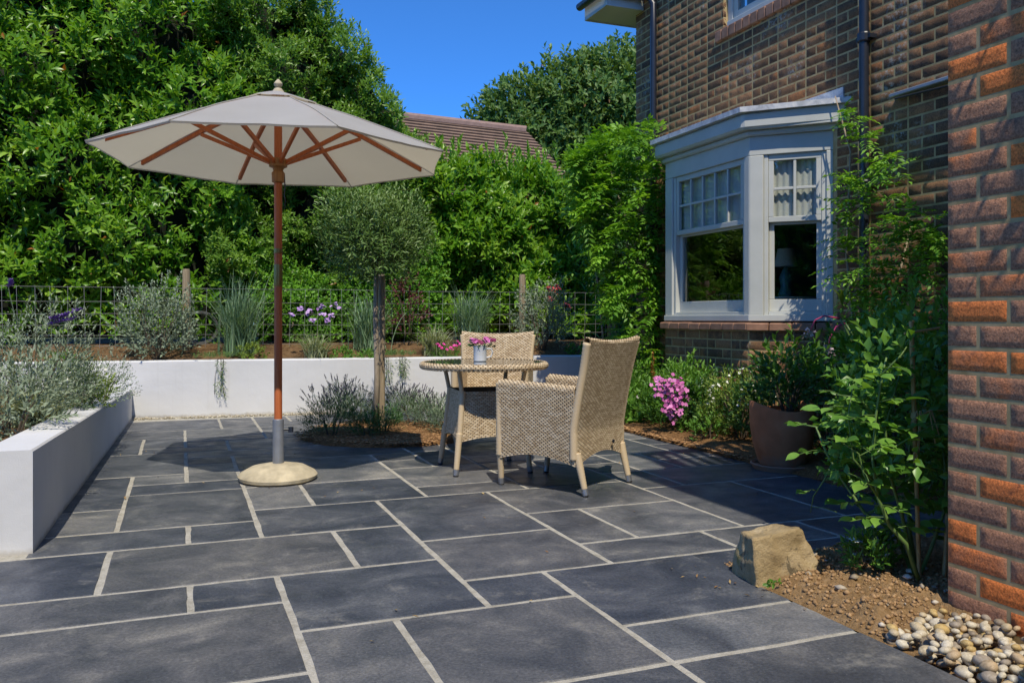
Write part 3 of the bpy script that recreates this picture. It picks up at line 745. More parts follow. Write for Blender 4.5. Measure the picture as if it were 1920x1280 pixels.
# ---- pebbles at the foot of the wing
pb = empty('pebble_bed', kind='structure')
sheet('pebble_base', 2.035, 2.44, 0.9, 2.1, 0.06, lambda x, y: -0.025, MT['soil_near'], pb)
pmesh = []
for k in range(6):
    b = bmesh.new(); bmesh.ops.create_icosphere(b, subdivisions=2, radius=1)
    for v in b.verts:
        n_ = 1 + 0.16 * mnoise.noise(v.co * 1.1 + Vector((k * 5, 0, 0))); v.co *= n_
        v.co.x *= 1.0; v.co.y *= 0.78; v.co.z *= 0.6
    me = bpy.data.meshes.new('pebble'); b.to_mesh(me); b.free()
    me.polygons.foreach_set('use_smooth', np.ones(len(me.polygons), dtype=bool)); me.materials.append(MT['pebble']); pmesh.append(me)
placed = []
tries = 0
while len(placed) < 298 and tries < 20000:
    tries += 1
    x = random.uniform(2.05, 2.43); y = random.uniform(1.62, 2.1); s = random.uniform(0.012, 0.023) if random.random() < 0.8 else random.uniform(0.023, 0.03)
    if y > 2.02 + 0.1 * (x - 2.05) / 0.38 + 0.02: continue
    lay = -0.016
    near = [q for q in placed if abs(q[0]-x) < 0.055 and abs(q[1]-y) < 0.055 and math.hypot(q[0]-x, q[1]-y) < (q[3]+s) * 0.78]
    if len(near) > 2: continue
    z = lay + s * 0.4
    for q in near: z = max(z, q[2] + (q[3] + s) * 0.42)
    if z > 0.045: continue
    placed.append((x, y, z, s))
for (x, y, z, s) in placed:
    o = link('pebble', random.choice(pmesh), None, pb, (x, y, z), (random.uniform(-.4, .4), random.uniform(-.4, .4), random.random() * 6.28)); o.scale = (s, s, s)

# ================================================================== HOUSE
house = empty('brick_house', (4.9, 5.0, 0), 0, 'brick house with grey painted bay window and a projecting red wing', 'house')
def hpart(name, loc=(0, 0, 0)):
    o = empty(name, loc); o.parent = house; o.matrix_parent_inverse = house.matrix_world.inverted() if False else Matrix.Translation((-4.9, -5.0, 0)); return o
CO, JT = 0.0815, 0.0125                      # course height, joint
ST, HD = 0.2345, 0.112
def brick_mesh(w, h, dpt, nx, nz_, jit, seed):
    """front face in the plane y=0 (outwards is -y), x from 0 to w, z from 0 to h"""
    r_ = random.Random(seed); V = []; F = []
    ch = 0.0018
    xs = [ch + (w - 2*ch) * i / nx for i in range(nx + 1)]; zs = [ch + (h - 2*ch) * i / nz_ for i in range(nz_ + 1)]
    for z in zs:
        for x in xs:
            edge = x in (xs[0], xs[-1]) or z in (zs[0], zs[-1])
            V.append((x + r_.uniform(-jit, jit), r_.uniform(-jit, jit) * (1.0 if edge else 0.7), z + r_.uniform(-jit, jit)))
    k = nx + 1
    for j in range(nz_):
        for i in range(nx): F.append((j*k + i, j*k + i + 1, (j+1)*k + i + 1, (j+1)*k + i))
    loop = [i for i in range(k)] + [j*k + nx for j in range(1, nz_ + 1)] + [nz_*k + i for i in range(nx - 1, -1, -1)] + [j*k for j in range(nz_ - 1, 0, -1)]
    n = len(loop); b0 = len(V)
    for dy in (ch, dpt):
        for q in loop:
            x, y, z = V[q]
            x = 0 if x < ch * 2.2 else (w if x > w - ch * 2.2 else x); z = 0 if z < ch * 2.2 else (h if z > h - ch * 2.2 else z)
            e = jit * 0.6
            V.append((x + r_.uniform(-e, e), dy, z + r_.uniform(-e, e)))
    for i in range(n):
        a, b = loop[i], loop[(i+1) % n]
        F.append((b, a, b0 + i, b0 + (i+1) % n)); F.append((b0 + (i+1) % n, b0 + i, b0 + n + i, b0 + n + (i+1) % n))
    return V, F
def mk_bricks(nx, nz_, jit, mat, nvar=5):
    d = {}
    for kind, w in (('S', ST - JT), ('H', HD)):
        for s in range(nvar):
            V, F = brick_mesh(w, CO - JT, 0.03, nx if kind == 'S' else max(1, nx // 2), nz_, jit, s * 13 + (kind == 'S'))
            me = np_mesh('brick', V, F); me.materials.append(mat); d[kind, s] = (me, np.array(V), np.array(F), w)
    return d
BK_MAIN = mk_bricks(4, 2, 0.00018, MT['brick_main']); BK_WING = mk_bricks(8, 3, 0.00022, MT['brick_wing'], 8)

def lay(length, height, holes, phase=0, z0=0.0, cut_ends=True):
    """Flemish bond: (x, z, kind, scale_x)"""
    out = []; unit_ = ST + HD + JT
    for j in range(int(height / CO + 0.5)):
        z = z0 + j * CO + JT / 2
        seq = [('S', ST), ('H', HD + JT)] if (j + phase) % 2 == 0 else [('H', HD + JT), ('S', ST)]
        x = 0.0; i = 0
        while x < length - 0.01:
            kind, adv = seq[i % 2]; i += 1
            wv = min(adv, length - x) - JT; full = ST - JT if kind == 'S' else HD
            mid = x + wv / 2
            segs = [(x, x + wv)]
            for (hx0, hx1, hz0, hz1) in holes:
                if z + CO * 0.5 > hz0 and z + CO * 0.5 < hz1:
                    ns_ = []
                    for (a, b) in segs:
                        if b <= hx0 or a >= hx1: ns_.append((a, b)); continue
                        if a < hx0 - 0.02: ns_.append((a, hx0))
                        if b > hx1 + 0.02: ns_.append((hx1, b))
                    segs = ns_
            for (a, b) in segs:
                if b - a > 0.025: out.append((a, z, kind, (b - a) / full))
            x += adv
    return out

def wall_bricks(part, origin, ang, layout, lib, score, nmax=300, nvar=5):
    """origin: bottom corner; ang: direction of the wall's x axis; the face looks to the right-hand side of -y"""
    ca, sa = math.cos(ang), math.sin(ang); items = []
    for (x, z, k, sx) in layout:
        p = (origin[0] + ca * x, origin[1] + sa * x, origin[2] + z); items.append((score(p), p, k, sx))
    items.sort(key=lambda t: -t[0]); Vs, Fs, nb_ = [], [], 0
    for idx, (s_, p, k, sx) in enumerate(items):
        var = random.randrange(nvar); me, V, F, wv = lib[k, var]
        if idx < nmax and s_ > 0:
            o = link('brick', me, None, part, (p[0] - 0, p[1], p[2]), (random.uniform(-.0012, .0012), random.uniform(-.003, .003), ang + random.uniform(-.0012, .0012))); o.scale = (sx, 1, 1)
        else:
            Q = V * np.array([sx, 1, 1]); Q = np.stack([Q[:, 0]*ca - Q[:, 1]*sa + p[0], Q[:, 0]*sa + Q[:, 1]*ca + p[1], Q[:, 2] + p[2]], 1)
            Vs.append(Q); Fs.append(F + nb_); nb_ += len(Q)
    if Vs:
        o = link('far_bricks', np_mesh('far_bricks', np.concatenate(Vs), np.concatenate(Fs)), list(lib.values())[0][0].materials[0], part); o['kind'] = 'stuff'

def core_with_holes(part, name, x, thick, y0, y1, z0, z1, holes, mat):
    ys = sorted({y0, y1, *[h for q in holes for h in q[:2]]}); zs = sorted({z0, z1, *[h for q in holes for h in q[2:]]})
    mb = MB()
    for a, b in zip(ys, ys[1:]):
        for c_, d_ in zip(zs, zs[1:]):
            my, mz = (a+b)/2, (c_+d_)/2
            if any(q[0] < my < q[1] and q[2] < mz < q[3] for q in holes): continue
            mb.box(x, x + thick, a, b, c_, d_)
    return mb.build(name, mat, part)
D2 = lambda p: math.hypot(p[0], p[1])
def infront(p):
    d = p[0] * S_ + p[1] * C_; l = p[0] * C_ - p[1] * S_
    if d < 0.3: return False
    px = 960 + 1590 * l / d; py = 597 - (p[2] - 1) * 1590 / d
    return -30 < px < 1950 and -40 < py < 1300

WX = 4.9
# wing
wing = hpart('wing_wall')
mb = MB(); mb.box(2.4307, 7.5, -6.0, 2.1493, -0.1, 4.1); mb.build('mortar_bed', MT['mortar'], wing)
wall_bricks(wing, (2.43, 2.15, 0.004), -math.pi/2, lay(3.4, 4.07, []), BK_WING, lambda p: (10 - p[2] * 0.5 + p[1] if p[1] > 1.55 and p[2] < 2.25 else 0), 290, 8)
wall_bricks(wing, (WX, 2.15, 0.004), math.pi, lay(WX - 2.43, 4.07, [], 1), BK_WING, lambda p: 0, 0, 8)
mb = MB(); mb.box(2.16, 7.6, -6.2, 2.16, 4.1, 4.2); mb.build('coping', MT['concrete'], wing, bevel=0.01)
bal = MB().box(-0.032, 0.032, -0.022, 0.022, 0.0, 0.9).mesh('baluster', bevel=0.004); bal.materials.append(MT['paint'])
for k in range(22): link('baluster', bal, None, wing, (2.52 + 0.108 * k, 2.08, 4.2))
for k in range(26): link('baluster', bal, None, wing, (2.46, 1.96 - 0.108 * k, 4.2), (0, 0, math.pi / 2))
mb = MB(); mb.box(2.40, 4.9, 2.03, 2.13, 5.1, 5.24); mb.box(2.41, 2.51, -0.9, 2.029, 5.1, 5.24); mb.build('handrail', MT['paint'], wing, bevel=0.01)
# main wall
BAYY = (5.43, 5.897, 7.22, 7.687); BFX = 4.433
main = hpart('main_wall')
WIN = (5.35, 6.92, 3.80, 4.46)
holes = [(BAYY[0] + .02, BAYY[3] - .02, -0.2, 2.5), WIN]
core_with_holes(main, 'mortar_bed', WX + 0.0005, 0.25, 2.15, 8.612, -0.1, 4.7, holes, MT['mortar'])
MAXY = 8.62
def flip(h): return (MAXY - h[1], MAXY - h[0], h[2], h[3])
HID = (BAYY[0] - 0.02, BAYY[3] + 0.02, -1, 2.62)
def main_score(p):
    if not infront(p) or p[1] < 4.25: return 0
    if p[2] < 0.9 and p[1] < 5.5: return 0.001
    return 20 - D2(p)
wall_bricks(main, (WX, MAXY, 0.004), -math.pi/2, lay(MAXY - 2.15, 4.62, [flip(HID), flip(WIN)]), BK_MAIN, main_score)

# eaves
ev = hpart('eaves')
mb = MB(); mb.box(4.885, 5.2, 2.17, 8.44, 4.72, 4.75); mb.box(4.44, 5.2, 8.441, 8.95, 4.50, 4.55); mb.build('soffit', MT['paint'], ev)
mb = MB(); mb.box(4.86, 4.884, 2.17, 8.419, 4.66, 4.78); mb.box(4.415, 4.439, 8.42, 8.97, 4.49, 4.70); mb.box(4.44, 5.2, 8.951, 8.975, 4.49, 4.75); mb.box(4.44, 4.884, 8.42, 8.4405, 4.49, 4.70); mb.build('fascia', MT['paint'], ev)
mb = MB(); mb.tube([(4.85, 8.36, 4.62), (4.40, 8.36, 4.63), (4.355, 8.4, 4.635), (4.355, 8.99, 4.65)], 0.045, 12); auto_smooth(mb.build('gutter', MT['black'], ev))
mb = MB(); mb.v = [(4.84, 2.17, 4.785), (4.84, 8.99, 4.785), (8.4, 8.99, 7.4), (8.4, 2.17, 7.4), (4.84, 2.17, 4.86), (4.84, 8.99, 4.86), (8.4, 8.99, 7.48), (8.4, 2.17, 7.48)]
mb.f = [(0, 1, 2, 3), (7, 6, 5, 4), (0, 4, 5, 1), (1, 5, 6, 2), (2, 6, 7, 3), (3, 7, 4, 0)]; mb.build('roof', MT['rooftile'], ev)
# downpipes
def downpipe(y, offs=True):
    dp = hpart('downpipe'); mb = MB(); x = WX - 0.06
    path = [(x, y, -0.02), (x, y, 4.05), (x, y, 4.45), (x, y + 0.1, 4.6), (x, y + 0.12, 4.75)]
    mb.tube(path, 0.036, 12); auto_smooth(mb.build('pipe', MT['black'], dp))
    for z in (0.9, 1.98, 3.1):
        mb = MB(); mb.lathe([(0.045, 0), (0.049, 0.01), (0.049, 0.06), (0.045, 0.07)], 14, (x, y, z)); mb.box(x - 0.01, WX + 0.005, y - 0.07, y + 0.07, z + 0.02, z + 0.05)
        mb.build('collar', MT['black'], dp)
downpipe(8.13); downpipe(5.04)
# ledge over the door by the wing
dl = hpart('door_canopy')
mb = MB(); mb.box(4.82, 4.93, 3.0, 4.78, 2.61, 2.64); mb.build('lead_top', MT['steel'], dl, bevel=0.006)
mb = MB(); mb.tube([(4.8, 4.7, 2.585), (4.8, 3.0, 2.5)], 0.008, 8); mb.tube([(4.88, 4.1, 2.4), (4.82, 4.1, 2.6)], 0.01, 8); mb.build('bracket', MT['iron'], dl)

# upper window
uw = hpart('upper_window')
y0, y1, z0, z1 = WIN
def bx(name, mat, part, *a, bev=0.004): return MB().box(*a).build(name, mat, part, bevel=bev)
bx('outer_frame', MT['paint'], uw, 4.95, 5.03, y1 - 0.075, y1, z0, z1); bx('outer_frame', MT['paint'], uw, 4.95, 5.03, y0, y0 + 0.075, z0, z1)
bx('outer_frame', MT['paint'], uw, 4.95, 5.03, y0 + .0755, y1 - .0755, z1 - 0.07, z1)
bx('sash', MT['paint'], uw, 4.965, 5.015, y1 - 0.14, y1 - .0765, z0 + .05, z1 - .071); bx('sash', MT['paint'], uw, 4.965, 5.015, y0 + .0765, y0 + 0.14, z0 + .05, z1 - .071)
bx('sash', MT['paint'], uw, 4.965, 5.015, y0 + .141, y1 - .141, z0 + 0.05, z0 + 0.15); bx('sill', MT['paint'], uw, 4.885, 5.05, y0 + .077, y1 - .077, z0 + 0.004, z0 + 0.049)
bx('glazing_bar', MT['paint'], uw, 4.97, 5.01, (y0+y1)/2 - .015, (y0+y1)/2 + .015, z0 + .151, z1 - .072)
bx('pane', MT['glass'], uw, 4.988, 4.992, y0 + .14, y1 - .14, z0 + .151, z1 - .072, bev=0)
bx('room_back', MT['room'], uw, 5.4, 5.45, y0 - .3, y1 + .3, z0 - .3, z1 + .3, bev=0)
for k in range(16):
    ya = y0 - 0.1 + (y1 - y0 + 0.2) * k / 16
    bx('sill_brick', MT['tile'], uw, WX - 0.035, WX + 0.06, ya + 0.004, ya + (y1-y0+.2)/16 - 0.004, z0 - 0.105, z0 - 0.002, bev=0.006)

# ---- bay window
bay = hpart('bay_window')
PB = [(WX, BAYY[0]), (BFX, BAYY[1]), (BFX, BAYY[2]), (WX, BAYY[3])]          # near cant, front, far cant
cxb, cyb = WX, (BAYY[0] + BAYY[3]) / 2
def off_poly(d):
    """bay outline pushed outwards by d"""
    q = d * math.tan(R(22.5))
    return [(WX, BAYY[0] - d * math.sqrt(2)), (BFX - d, BAYY[1] - q), (BFX - d, BAYY[2] + q), (WX, BAYY[3] + d * math.sqrt(2))]
def band(name, d0, d1, z0, z1, mat, part=None, back=0.02, bev=0.004):
    a = off_poly(d1); poly = [(a[0][0] + back, a[0][1] - 0.0), a[0], a[1], a[2], a[3], (a[3][0] + back, a[3][1])]
    return MB().prism(poly[::-1], z0, z1).build(name, mat, part or bay, bevel=bev)
# brick base
base = hpart('bay_base')
MB().prism([(WX + .2, BAYY[0] + .02), (WX, BAYY[0] + .01), (BFX + .002, BAYY[1] + .0008), (BFX + .002, BAYY[2] - .0008), (WX, BAYY[3] - .01), (WX + .2, BAYY[3] - .02)][::-1], -0.1, 0.9).build('mortar_bed', MT['mortar'], base)
Lc = math.hypot(PB[1][0]-PB[0][0], PB[1][1]-PB[0][1])
BH = 11 * CO
wall_bricks(base, (PB[1][0], PB[1][1], 0.0), math.atan2(PB[0][1]-PB[1][1], PB[0][0]-PB[1][0]), lay(Lc, BH, [], 1), BK_MAIN, lambda p: 10, 300)
wall_bricks(base, (PB[2][0], PB[2][1], 0.0), -math.pi/2, lay(PB[2][1]-PB[1][1], BH, []), BK_MAIN, lambda p: 10, 300)
wall_bricks(base, (PB[3][0], PB[3][1], 0.0), math.atan2(PB[2][1]-PB[3][1], PB[2][0]-PB[3][0]), lay(Lc, BH, [], 1), BK_MAIN, lambda p: 0, 0)
# tile sill: separate tiles along the three faces
def along(i): 
    a, b = Vector(PB[i]), Vector(PB[i+1]); return a, b, (b - a).normalized()
for i in range(3):
    o_ = off_poly(0.05); a, b = Vector(o_[i]), Vector(o_[i+1]); L_ = (b - a).length; n = max(2, round(L_ / 0.165)); u = (b - a) / n; nn = Vector((u.y, -u.x)).normalized()
    if nn.dot(Vector((1, 0)) * 1.0 + Vector((0, (1, 0, -1)[i]))) < 0: nn = -nn
    for k in range(n):
        p = a + u * k + u.normalized() * 0.003; q = a + u * (k+1) - u.normalized() * 0.003; r_ = nn * 0.16
        z0 = 0.90 + random.uniform(-.002, .002); mb = MB()
        mb.v = [(p.x, p.y, z0), (q.x, q.y, z0), ((q+r_).x, (q+r_).y, z0), ((p+r_).x, (p+r_).y, z0), (p.x, p.y, z0 + .06), (q.x, q.y, z0 + .06), ((q+r_).x, (q+r_).y, z0 + .08), ((p+r_).x, (p+r_).y, z0 + .08)]
        mb.f = [(0, 3, 2, 1), (4, 5, 6, 7), (0, 1, 5, 4), (1, 2, 6, 5), (2, 3, 7, 6), (3, 0, 4, 7)]
        mb.build('sill_tile', MT['tile'], base, bevel=0.006)
band('timber_sill', 0, 0.012, 0.978, 1.03, MT['paint'])
# faces
ZS, ZT = 1.03, 2.36
def face(i, post_l, post_r, cols, vis=True):
    a, b, u = along(i); L_ = (b - a).length
    inn = Vector((-u.y, u.x))
    if inn.dot(Vector((WX + 0.5, cyb)) - a) < 0: inn = -inn
    def seg(name, s0, s1, z0, z1, d0, d1, mat=MT['paint'], bev=0.003):
        P = [a + u*s0 + inn*d0, a + u*s1 + inn*d0, a + u*s1 + inn*d1, a + u*s0 + inn*d1]
        poly = [(p.x, p.y) for p in P]
        ar = sum(poly[k][0]*poly[(k+1) % 4][1] - poly[(k+1) % 4][0]*poly[k][1] for k in range(4))
        if ar < 0: poly = poly[::-1]
        return MB().prism(poly, z0, z1).build(name, mat, bay, bevel=bev)
    seg('post', 0.0, post_l, ZS, ZT, 0.0, 0.10, bev=0.006); seg('post', L_ - post_r, L_, ZS, ZT, 0.0, 0.10, bev=0.006)
    s0, s1 = post_l + 0.001, L_ - post_r - 0.001
    seg('jamb', s0, s0 + 0.035, ZS, ZT, 0.018, 0.11); seg('jamb', s1 - 0.035, s1, ZS, ZT, 0.018, 0.11)
    a0, a1 = s0 + 0.036, s1 - 0.036
    zm = 1.81
    # lower sash, set back
    seg('bottom_rail', a0, a1, ZS + 0.03, 1.16, 0.065, 0.10); seg('window_board', a0, a1, ZS, ZS + 0.029, 0.02, 0.12)
    seg('stile', a0, a0 + 0.042, 1.161, zm, 0.065, 0.10); seg('stile', a1 - 0.042, a1, 1.161, zm, 0.065, 0.10)
    seg('meeting_rail', a0, a1, zm - 0.03, zm + 0.012, 0.0645, 0.0995)
    seg('pane', a0 + 0.04, a1 - 0.04, 1.16, zm - 0.03, 0.081, 0.085, MT['glass'], 0)
    # upper sash, in front
    seg('upper_rail', a0, a1, zm - 0.01, zm + 0.035, 0.025, 0.06); seg('top_rail', a0, a1, ZT - 0.05, ZT, 0.025, 0.06)
    seg('stile', a0, a0 + 0.042, zm + 0.036, ZT - 0.051, 0.025, 0.06); seg('stile', a1 - 0.042, a1, zm + 0.036, ZT - 0.051, 0.025, 0.06)
    g0, g1 = a0 + 0.043, a1 - 0.043; zc = (zm + 0.036 + ZT - 0.051) / 2
    cw = (g1 - g0) / cols
    for k in range(1, cols): seg('glazing_bar', g0 + cw*k - 0.011, g0 + cw*k + 0.011, zm + 0.037, ZT - 0.052, 0.03, 0.058, bev=0.002)
    for k in range(cols):
        seg('glazing_bar', g0 + cw*k + (0.0115 if k else 0), g0 + cw*(k+1) - (0.0115 if k < cols-1 else 0), zc - 0.011, zc + 0.011, 0.031, 0.057, bev=0.002)
        for (za, zb) in ((zm + 0.036, zc - 0.011), (zc + 0.011, ZT - 0.051)):
            seg('pane', g0 + cw*k + 0.003, g0 + cw*(k+1) - 0.003, za, zb, 0.043, 0.046, MT['glass'], 0)
    # blind inside the upper half
    mb = MB(); n = 40
    for k in range(n + 1):
        s_ = a0 + (a1 - a0) * k / n; dd = 0.085 + 0.007 * math.sin(k * 1.3)
        for z in (zm + 0.014, ZT - 0.002):
            p = a + u*s_ + inn*dd; mb.v.append((p.x, p.y, z))
    for k in range(n): mb.f.append((2*k, 2*k+2, 2*k+3, 2*k+1))
    mb.build('blind', MT['blind'], bay, smooth=True)
face(0, 0.055, 0.115, 2); face(1, 0.075, 0.125, 5); face(2, 0.115, 0.055, 2)
band('frieze', 0, -0.002, ZT + .0015, 2.52, MT['paint'], back=0.06)
band('moulding', 0, 0.035, 2.52, 2.565, MT['paint'], back=.0, bev=0.012); band('cornice', 0, 0.1, 2.5655, 2.70, MT['paint'], back=.0, bev=0.02)
lo, hi = off_poly(0.135), off_poly(-0.12)
mb = MB(); E1 = off_poly(0.137)
mb.v = [(x, y, 2.702) for x, y in E1] + [(x, y, 2.745) for x, y in E1] + [(x, y, 2.768) for x, y in [(WX, BAYY[0] + .0), (WX - .1, BAYY[1] - 0.05), (WX - .1, BAYY[2] + .05), (WX, BAYY[3])]]
mb.f = [(i+1, i, 4+i, 5+i) for i in range(3)] + [(5+i, 4+i, 8+i, 9+i) for i in range(3)] + [(0, 1, 2, 3)[::1], (8, 9, 10, 11)[::-1]]
mb.build('lead_roof', MT['lead'], bay)
mb = MB(); mb.box(WX - 0.012, WX + 0.003, BAYY[0] - .12, BAYY[3] + .12, 2.755, 2.835); mb.build('lead_flashing', MT['lead'], bay)
# room behind
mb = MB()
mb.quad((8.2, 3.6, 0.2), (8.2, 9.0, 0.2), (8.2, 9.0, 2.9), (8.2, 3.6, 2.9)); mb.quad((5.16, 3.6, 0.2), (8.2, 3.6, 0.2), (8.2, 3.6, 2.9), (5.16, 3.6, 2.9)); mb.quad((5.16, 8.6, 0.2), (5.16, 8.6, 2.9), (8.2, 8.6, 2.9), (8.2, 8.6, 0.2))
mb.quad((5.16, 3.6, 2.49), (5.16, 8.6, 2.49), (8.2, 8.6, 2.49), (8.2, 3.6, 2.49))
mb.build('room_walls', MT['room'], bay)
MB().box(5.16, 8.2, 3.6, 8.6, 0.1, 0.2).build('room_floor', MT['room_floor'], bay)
# furniture of the room seen through the sashes
rt = empty('round_table', (5.35, 6.55, 0.2), 0, 'white round table inside the bay window', 'table')
MB().lathe([(0.0, 0.98), (0.3, 0.98), (0.31, 0.99), (0.31, 1.0), (0.0, 1.005)], 40).build('table_top', MT['tabletop_white'], rt)
MB().lathe([(0.16, 0.0), (0.15, 0.03), (0.03, 0.06), (0.025, 0.98)], 20).build('pedestal', MT['tabletop_white'], rt)
tl = empty('table_lamp', (5.38, 6.6, 1.206), 0, 'teal lamp on the round table inside the bay', 'lamp')
auto_smooth(MB().lathe([(0.06, 0), (0.07, 0.02), (0.045, 0.1), (0.06, 0.18), (0.03, 0.26), (0.012, 0.3)], 20).build('lamp_base', MT['teal'], tl))
auto_smooth(MB().lathe([(0.11, 0.29), (0.075, 0.46)], 24).build('lamp_shade', MT['blind'], tl))

# ---- distant tiled roof behind the hedge
fr = empty('distant_house', (7, 21, 0), 0, 'brown tiled roof of the neighbouring house beyond the hedge', 'house')
A = Vector((3.6, 22.2, 6.42)); B = Vector((8.35, 20.4, 5.85)); dn = Vector((0.2, -1.0, 0)).normalized()
E0 = A + dn * 3.0 - Vector((0, 0, 2.6)); E1_ = B + dn * 3.0 - Vector((0, 0, 2.6)) + Vector((0.25, -.1, 0))
mb = MB(); nr = 26; nc = 60
nrm = (B - A).cross(E0 - A).normalized()
if nrm.z < 0: nrm = -nrm
for i in range(nr):
    t0, t1 = i / nr, (i + 1.12) / nr
    for k in range(1):
        p, q = A.lerp(E0, t0), B.lerp(E1_, t0); r_, s_ = A.lerp(E0, t1), B.lerp(E1_, t1)
        up = nrm * 0.055
        mb.quad(p, q, s_ + up, r_ + up); mb.quad(r_ + up, s_ + up, s_, r_)
mb.build('tile_courses', MT['rooftile'], fr).location = (-7, -21, 0)
mb = MB(); mb.tube([A + Vector((0, 0, .03)), B + Vector((0, 0, .03))], 0.12, 8); mb.build('ridge_tiles', simple('ridge', (0.28, 0.18, 0.14), 0.9), fr).location = (-7, -21, 0)
mb = MB(); C0, C1 = A - dn * 2.6 - Vector((0, 0, 2.4)), B - dn * 2.6 - Vector((0, 0, 2.4)); mb.quad(B, A, C0, C1); mb.build('rear_slope', MT['rooftile'], fr).location = (-7, -21, 0)
mb = MB(); E0b, E1b = E0 + Vector((0.3, .3, 0)), E1_ + Vector((-.5, .4, 0))
mb.prism([(E0b.x, E0b.y), (E1b.x, E1b.y), (C1.x - .5, C1.y), (C0.x, C0.y)], -0.1, 3.2); mb.build('wall', MT['brick_main'], fr).location = (-7, -21, 0)

# ================================================================== PARASOL
def make_parasol():
    t = empty('parasol', (0.56, 5.43, 0), 0, 'cream canvas parasol with red-brown wooden pole standing on the patio', 'parasol')
    RAD, ZR, ZT_, PH = 1.075, 1.985, 2.40, R(10)
    # base
    def bw(th, r, z): return (0.004 * math.sin(3 * th), 0)
    auto_smooth(MB().lathe([(0.215, 0.0), (0.236, 0.012), (0.24, 0.03), (0.225, 0.05), (0.16, 0.085), (0.06, 0.105), (0.045, 0.106)], 48, fn=bw).build('base', MT['concrete'], t))
    auto_smooth(MB().lathe([(0.034, 0.09), (0.034, 0.375), (0.031, 0.378)], 24).build('base_tube', MT['steel'], t))
    mb = MB(); mb.tube([(0.03, -0.005, 0.31), (0.07, -0.012, 0.31)], 0.008, 8); mb.lathe([(0.0, -0.018), (0.016, -0.016), (0.016, 0.016), (0, 0.018)], 10, (0.075, -0.013, 0.31)); mb.build('clamp_screw', MT['black'], t)
    auto_smooth(MB().lathe([(0.0245, 0.36), (0.0245, 2.38)], 24).build('pole', MT['teak'], t))
    auto_smooth(MB().lathe([(0.0262, 1.20), (0.027, 1.205), (0.027, 1.33), (0.0262, 1.335)], 24).build('pole_joint', MT['brass'], t))
    auto_smooth(MB().lathe([(0.027, 1.405), (0.0272, 1.41), (0.0272, 1.43), (0.027, 1.432)], 24).build('pole_ring', MT['brass'], t))
    auto_smooth(MB().lathe([(0.0, 2.385), (0.036, 2.387), (0.04, 2.4), (0.022, 2.425), (0.01, 2.43), (0.024, 2.442), (0.027, 2.454), (0.017, 2.47), (0.006, 2.482), (0.0, 2.485)], 20).build('finial', MT['concrete'], t))
    # runner
    auto_smooth(MB().lathe([(0.027, 1.84), (0.038, 1.845), (0.04, 1.9), (0.03, 1.915), (0.034, 1.93), (0.055, 1.94), (0.058, 1.975), (0.05, 1.99), (0.027, 1.99)], 24).build('runner', mk_wood('runner_wood', (0.25, 0.1, 0.03), (0.4, 0.19, 0.06)), t))
    auto_smooth(MB().lathe([(0.0, 2.28), (0.055, 2.28), (0.055, 2.33), (0.0, 2.33)], 20).build('top_hub', MT['teak'], t))
    mb = MB()
    for i in range(30):
        pass
    mb.tube([(0.036, -0.01, 1.9), (0.04, -0.012, 1.82), (0.034, -0.014, 1.76), (0.042, -0.012, 1.73), (0.036, -0.01, 1.68)], 0.004, 5); mb.build('pull_cord', MT['black'], t)
    # canopy: eight gores, sagging between the ribs
    def surf(th, r):
        """r 0..1 ; returns point on canopy"""
        k = (th - PH) / (math.pi / 4); f = k - math.floor(k); e = 4 * f * (1 - f)
        edge = math.cos(math.pi / 8) / math.cos((f - 0.5) * math.pi / 4)          # straight edge between tips
        rr_ = RAD * r * edge * (1 - 0.012 * e * r)
        z = ZT_ - (ZT_ - ZR) * (0.14 * r + 0.86 * r) - 0.0 - 0.016 * e * r * math.sin(math.pi * min(r, 1.0)) + 0.018 * math.sin(math.pi * r)
        z += 0.007 * nz(math.cos(th) * 3.1 * r, math.sin(th) * 3.1 * r, 2.0) + 0.0025 * nz(math.cos(th) * 11 * r, math.sin(th) * 11 * r, 5.0) * r
        return Vector((rr_ * math.cos(th), rr_ * math.sin(th), z))
    NA, NRR = 96, 14
    def shell(name, r0, r1, dz, mat, hem):
        V, F = [], []
        for i in range(NRR + 1):
            for k in range(NA):
                th = PH + 2 * math.pi * k / NA; p = surf(th, r0 + (r1 - r0) * i / NRR); V.append((p.x, p.y, p.z + dz))
        for i in range(NRR):
            for k in range(NA): F.append((i*NA + k, (i+1)*NA + k, (i+1)*NA + (k+1) % NA, i*NA + (k+1) % NA))
        if hem:
            b = len(V)
            for k in range(NA):
                th = PH + 2 * math.pi * k / NA; p = surf(th, r1); V.append((p.x * 0.995, p.y * 0.995, p.z + dz - 0.010 + 0.003 * nz(k * .4, 1)))
            for k in range(NA): F.append((NRR*NA + k, b + k, b + (k+1) % NA, NRR*NA + (k+1) % NA))
        o = link(name, np_mesh(name, V, F), mat, t); auto_smooth(o, 30); return o
    shell('canopy', 0.18, 1.0, 0.0, MT['canvas'], True)
    shell('vent_cap', 0.0, 0.24, 0.014, MT['canvas'], False)
    for i in range(8):
        th = PH + i * math.pi / 4; c_, s_ = math.cos(th), math.sin(th)
        def pt(r): 
            p = surf(th, r); return Vector((p.x, p.y, p.z - 0.022))
        mb = MB(); a, b = pt(0.05), pt(0.905); side = Vector((-s_, c_, 0)) * 0.011; dn_ = Vector((0, 0, -0.013))
        for q in (a, pt(0.5), b):
            mb.v += [tuple(q - side - dn_), tuple(q + side - dn_), tuple(q + side + dn_), tuple(q - side + dn_)]
        for j in range(2): mb.f += [(j*4 + k, j*4 + (k+1) % 4, (j+1)*4 + (k+1) % 4, (j+1)*4 + k) for k in range(4)]
        mb.f += [(3, 2, 1, 0), (8, 9, 10, 11)]
        rib = mb.build('rib', MT['teak'], t)
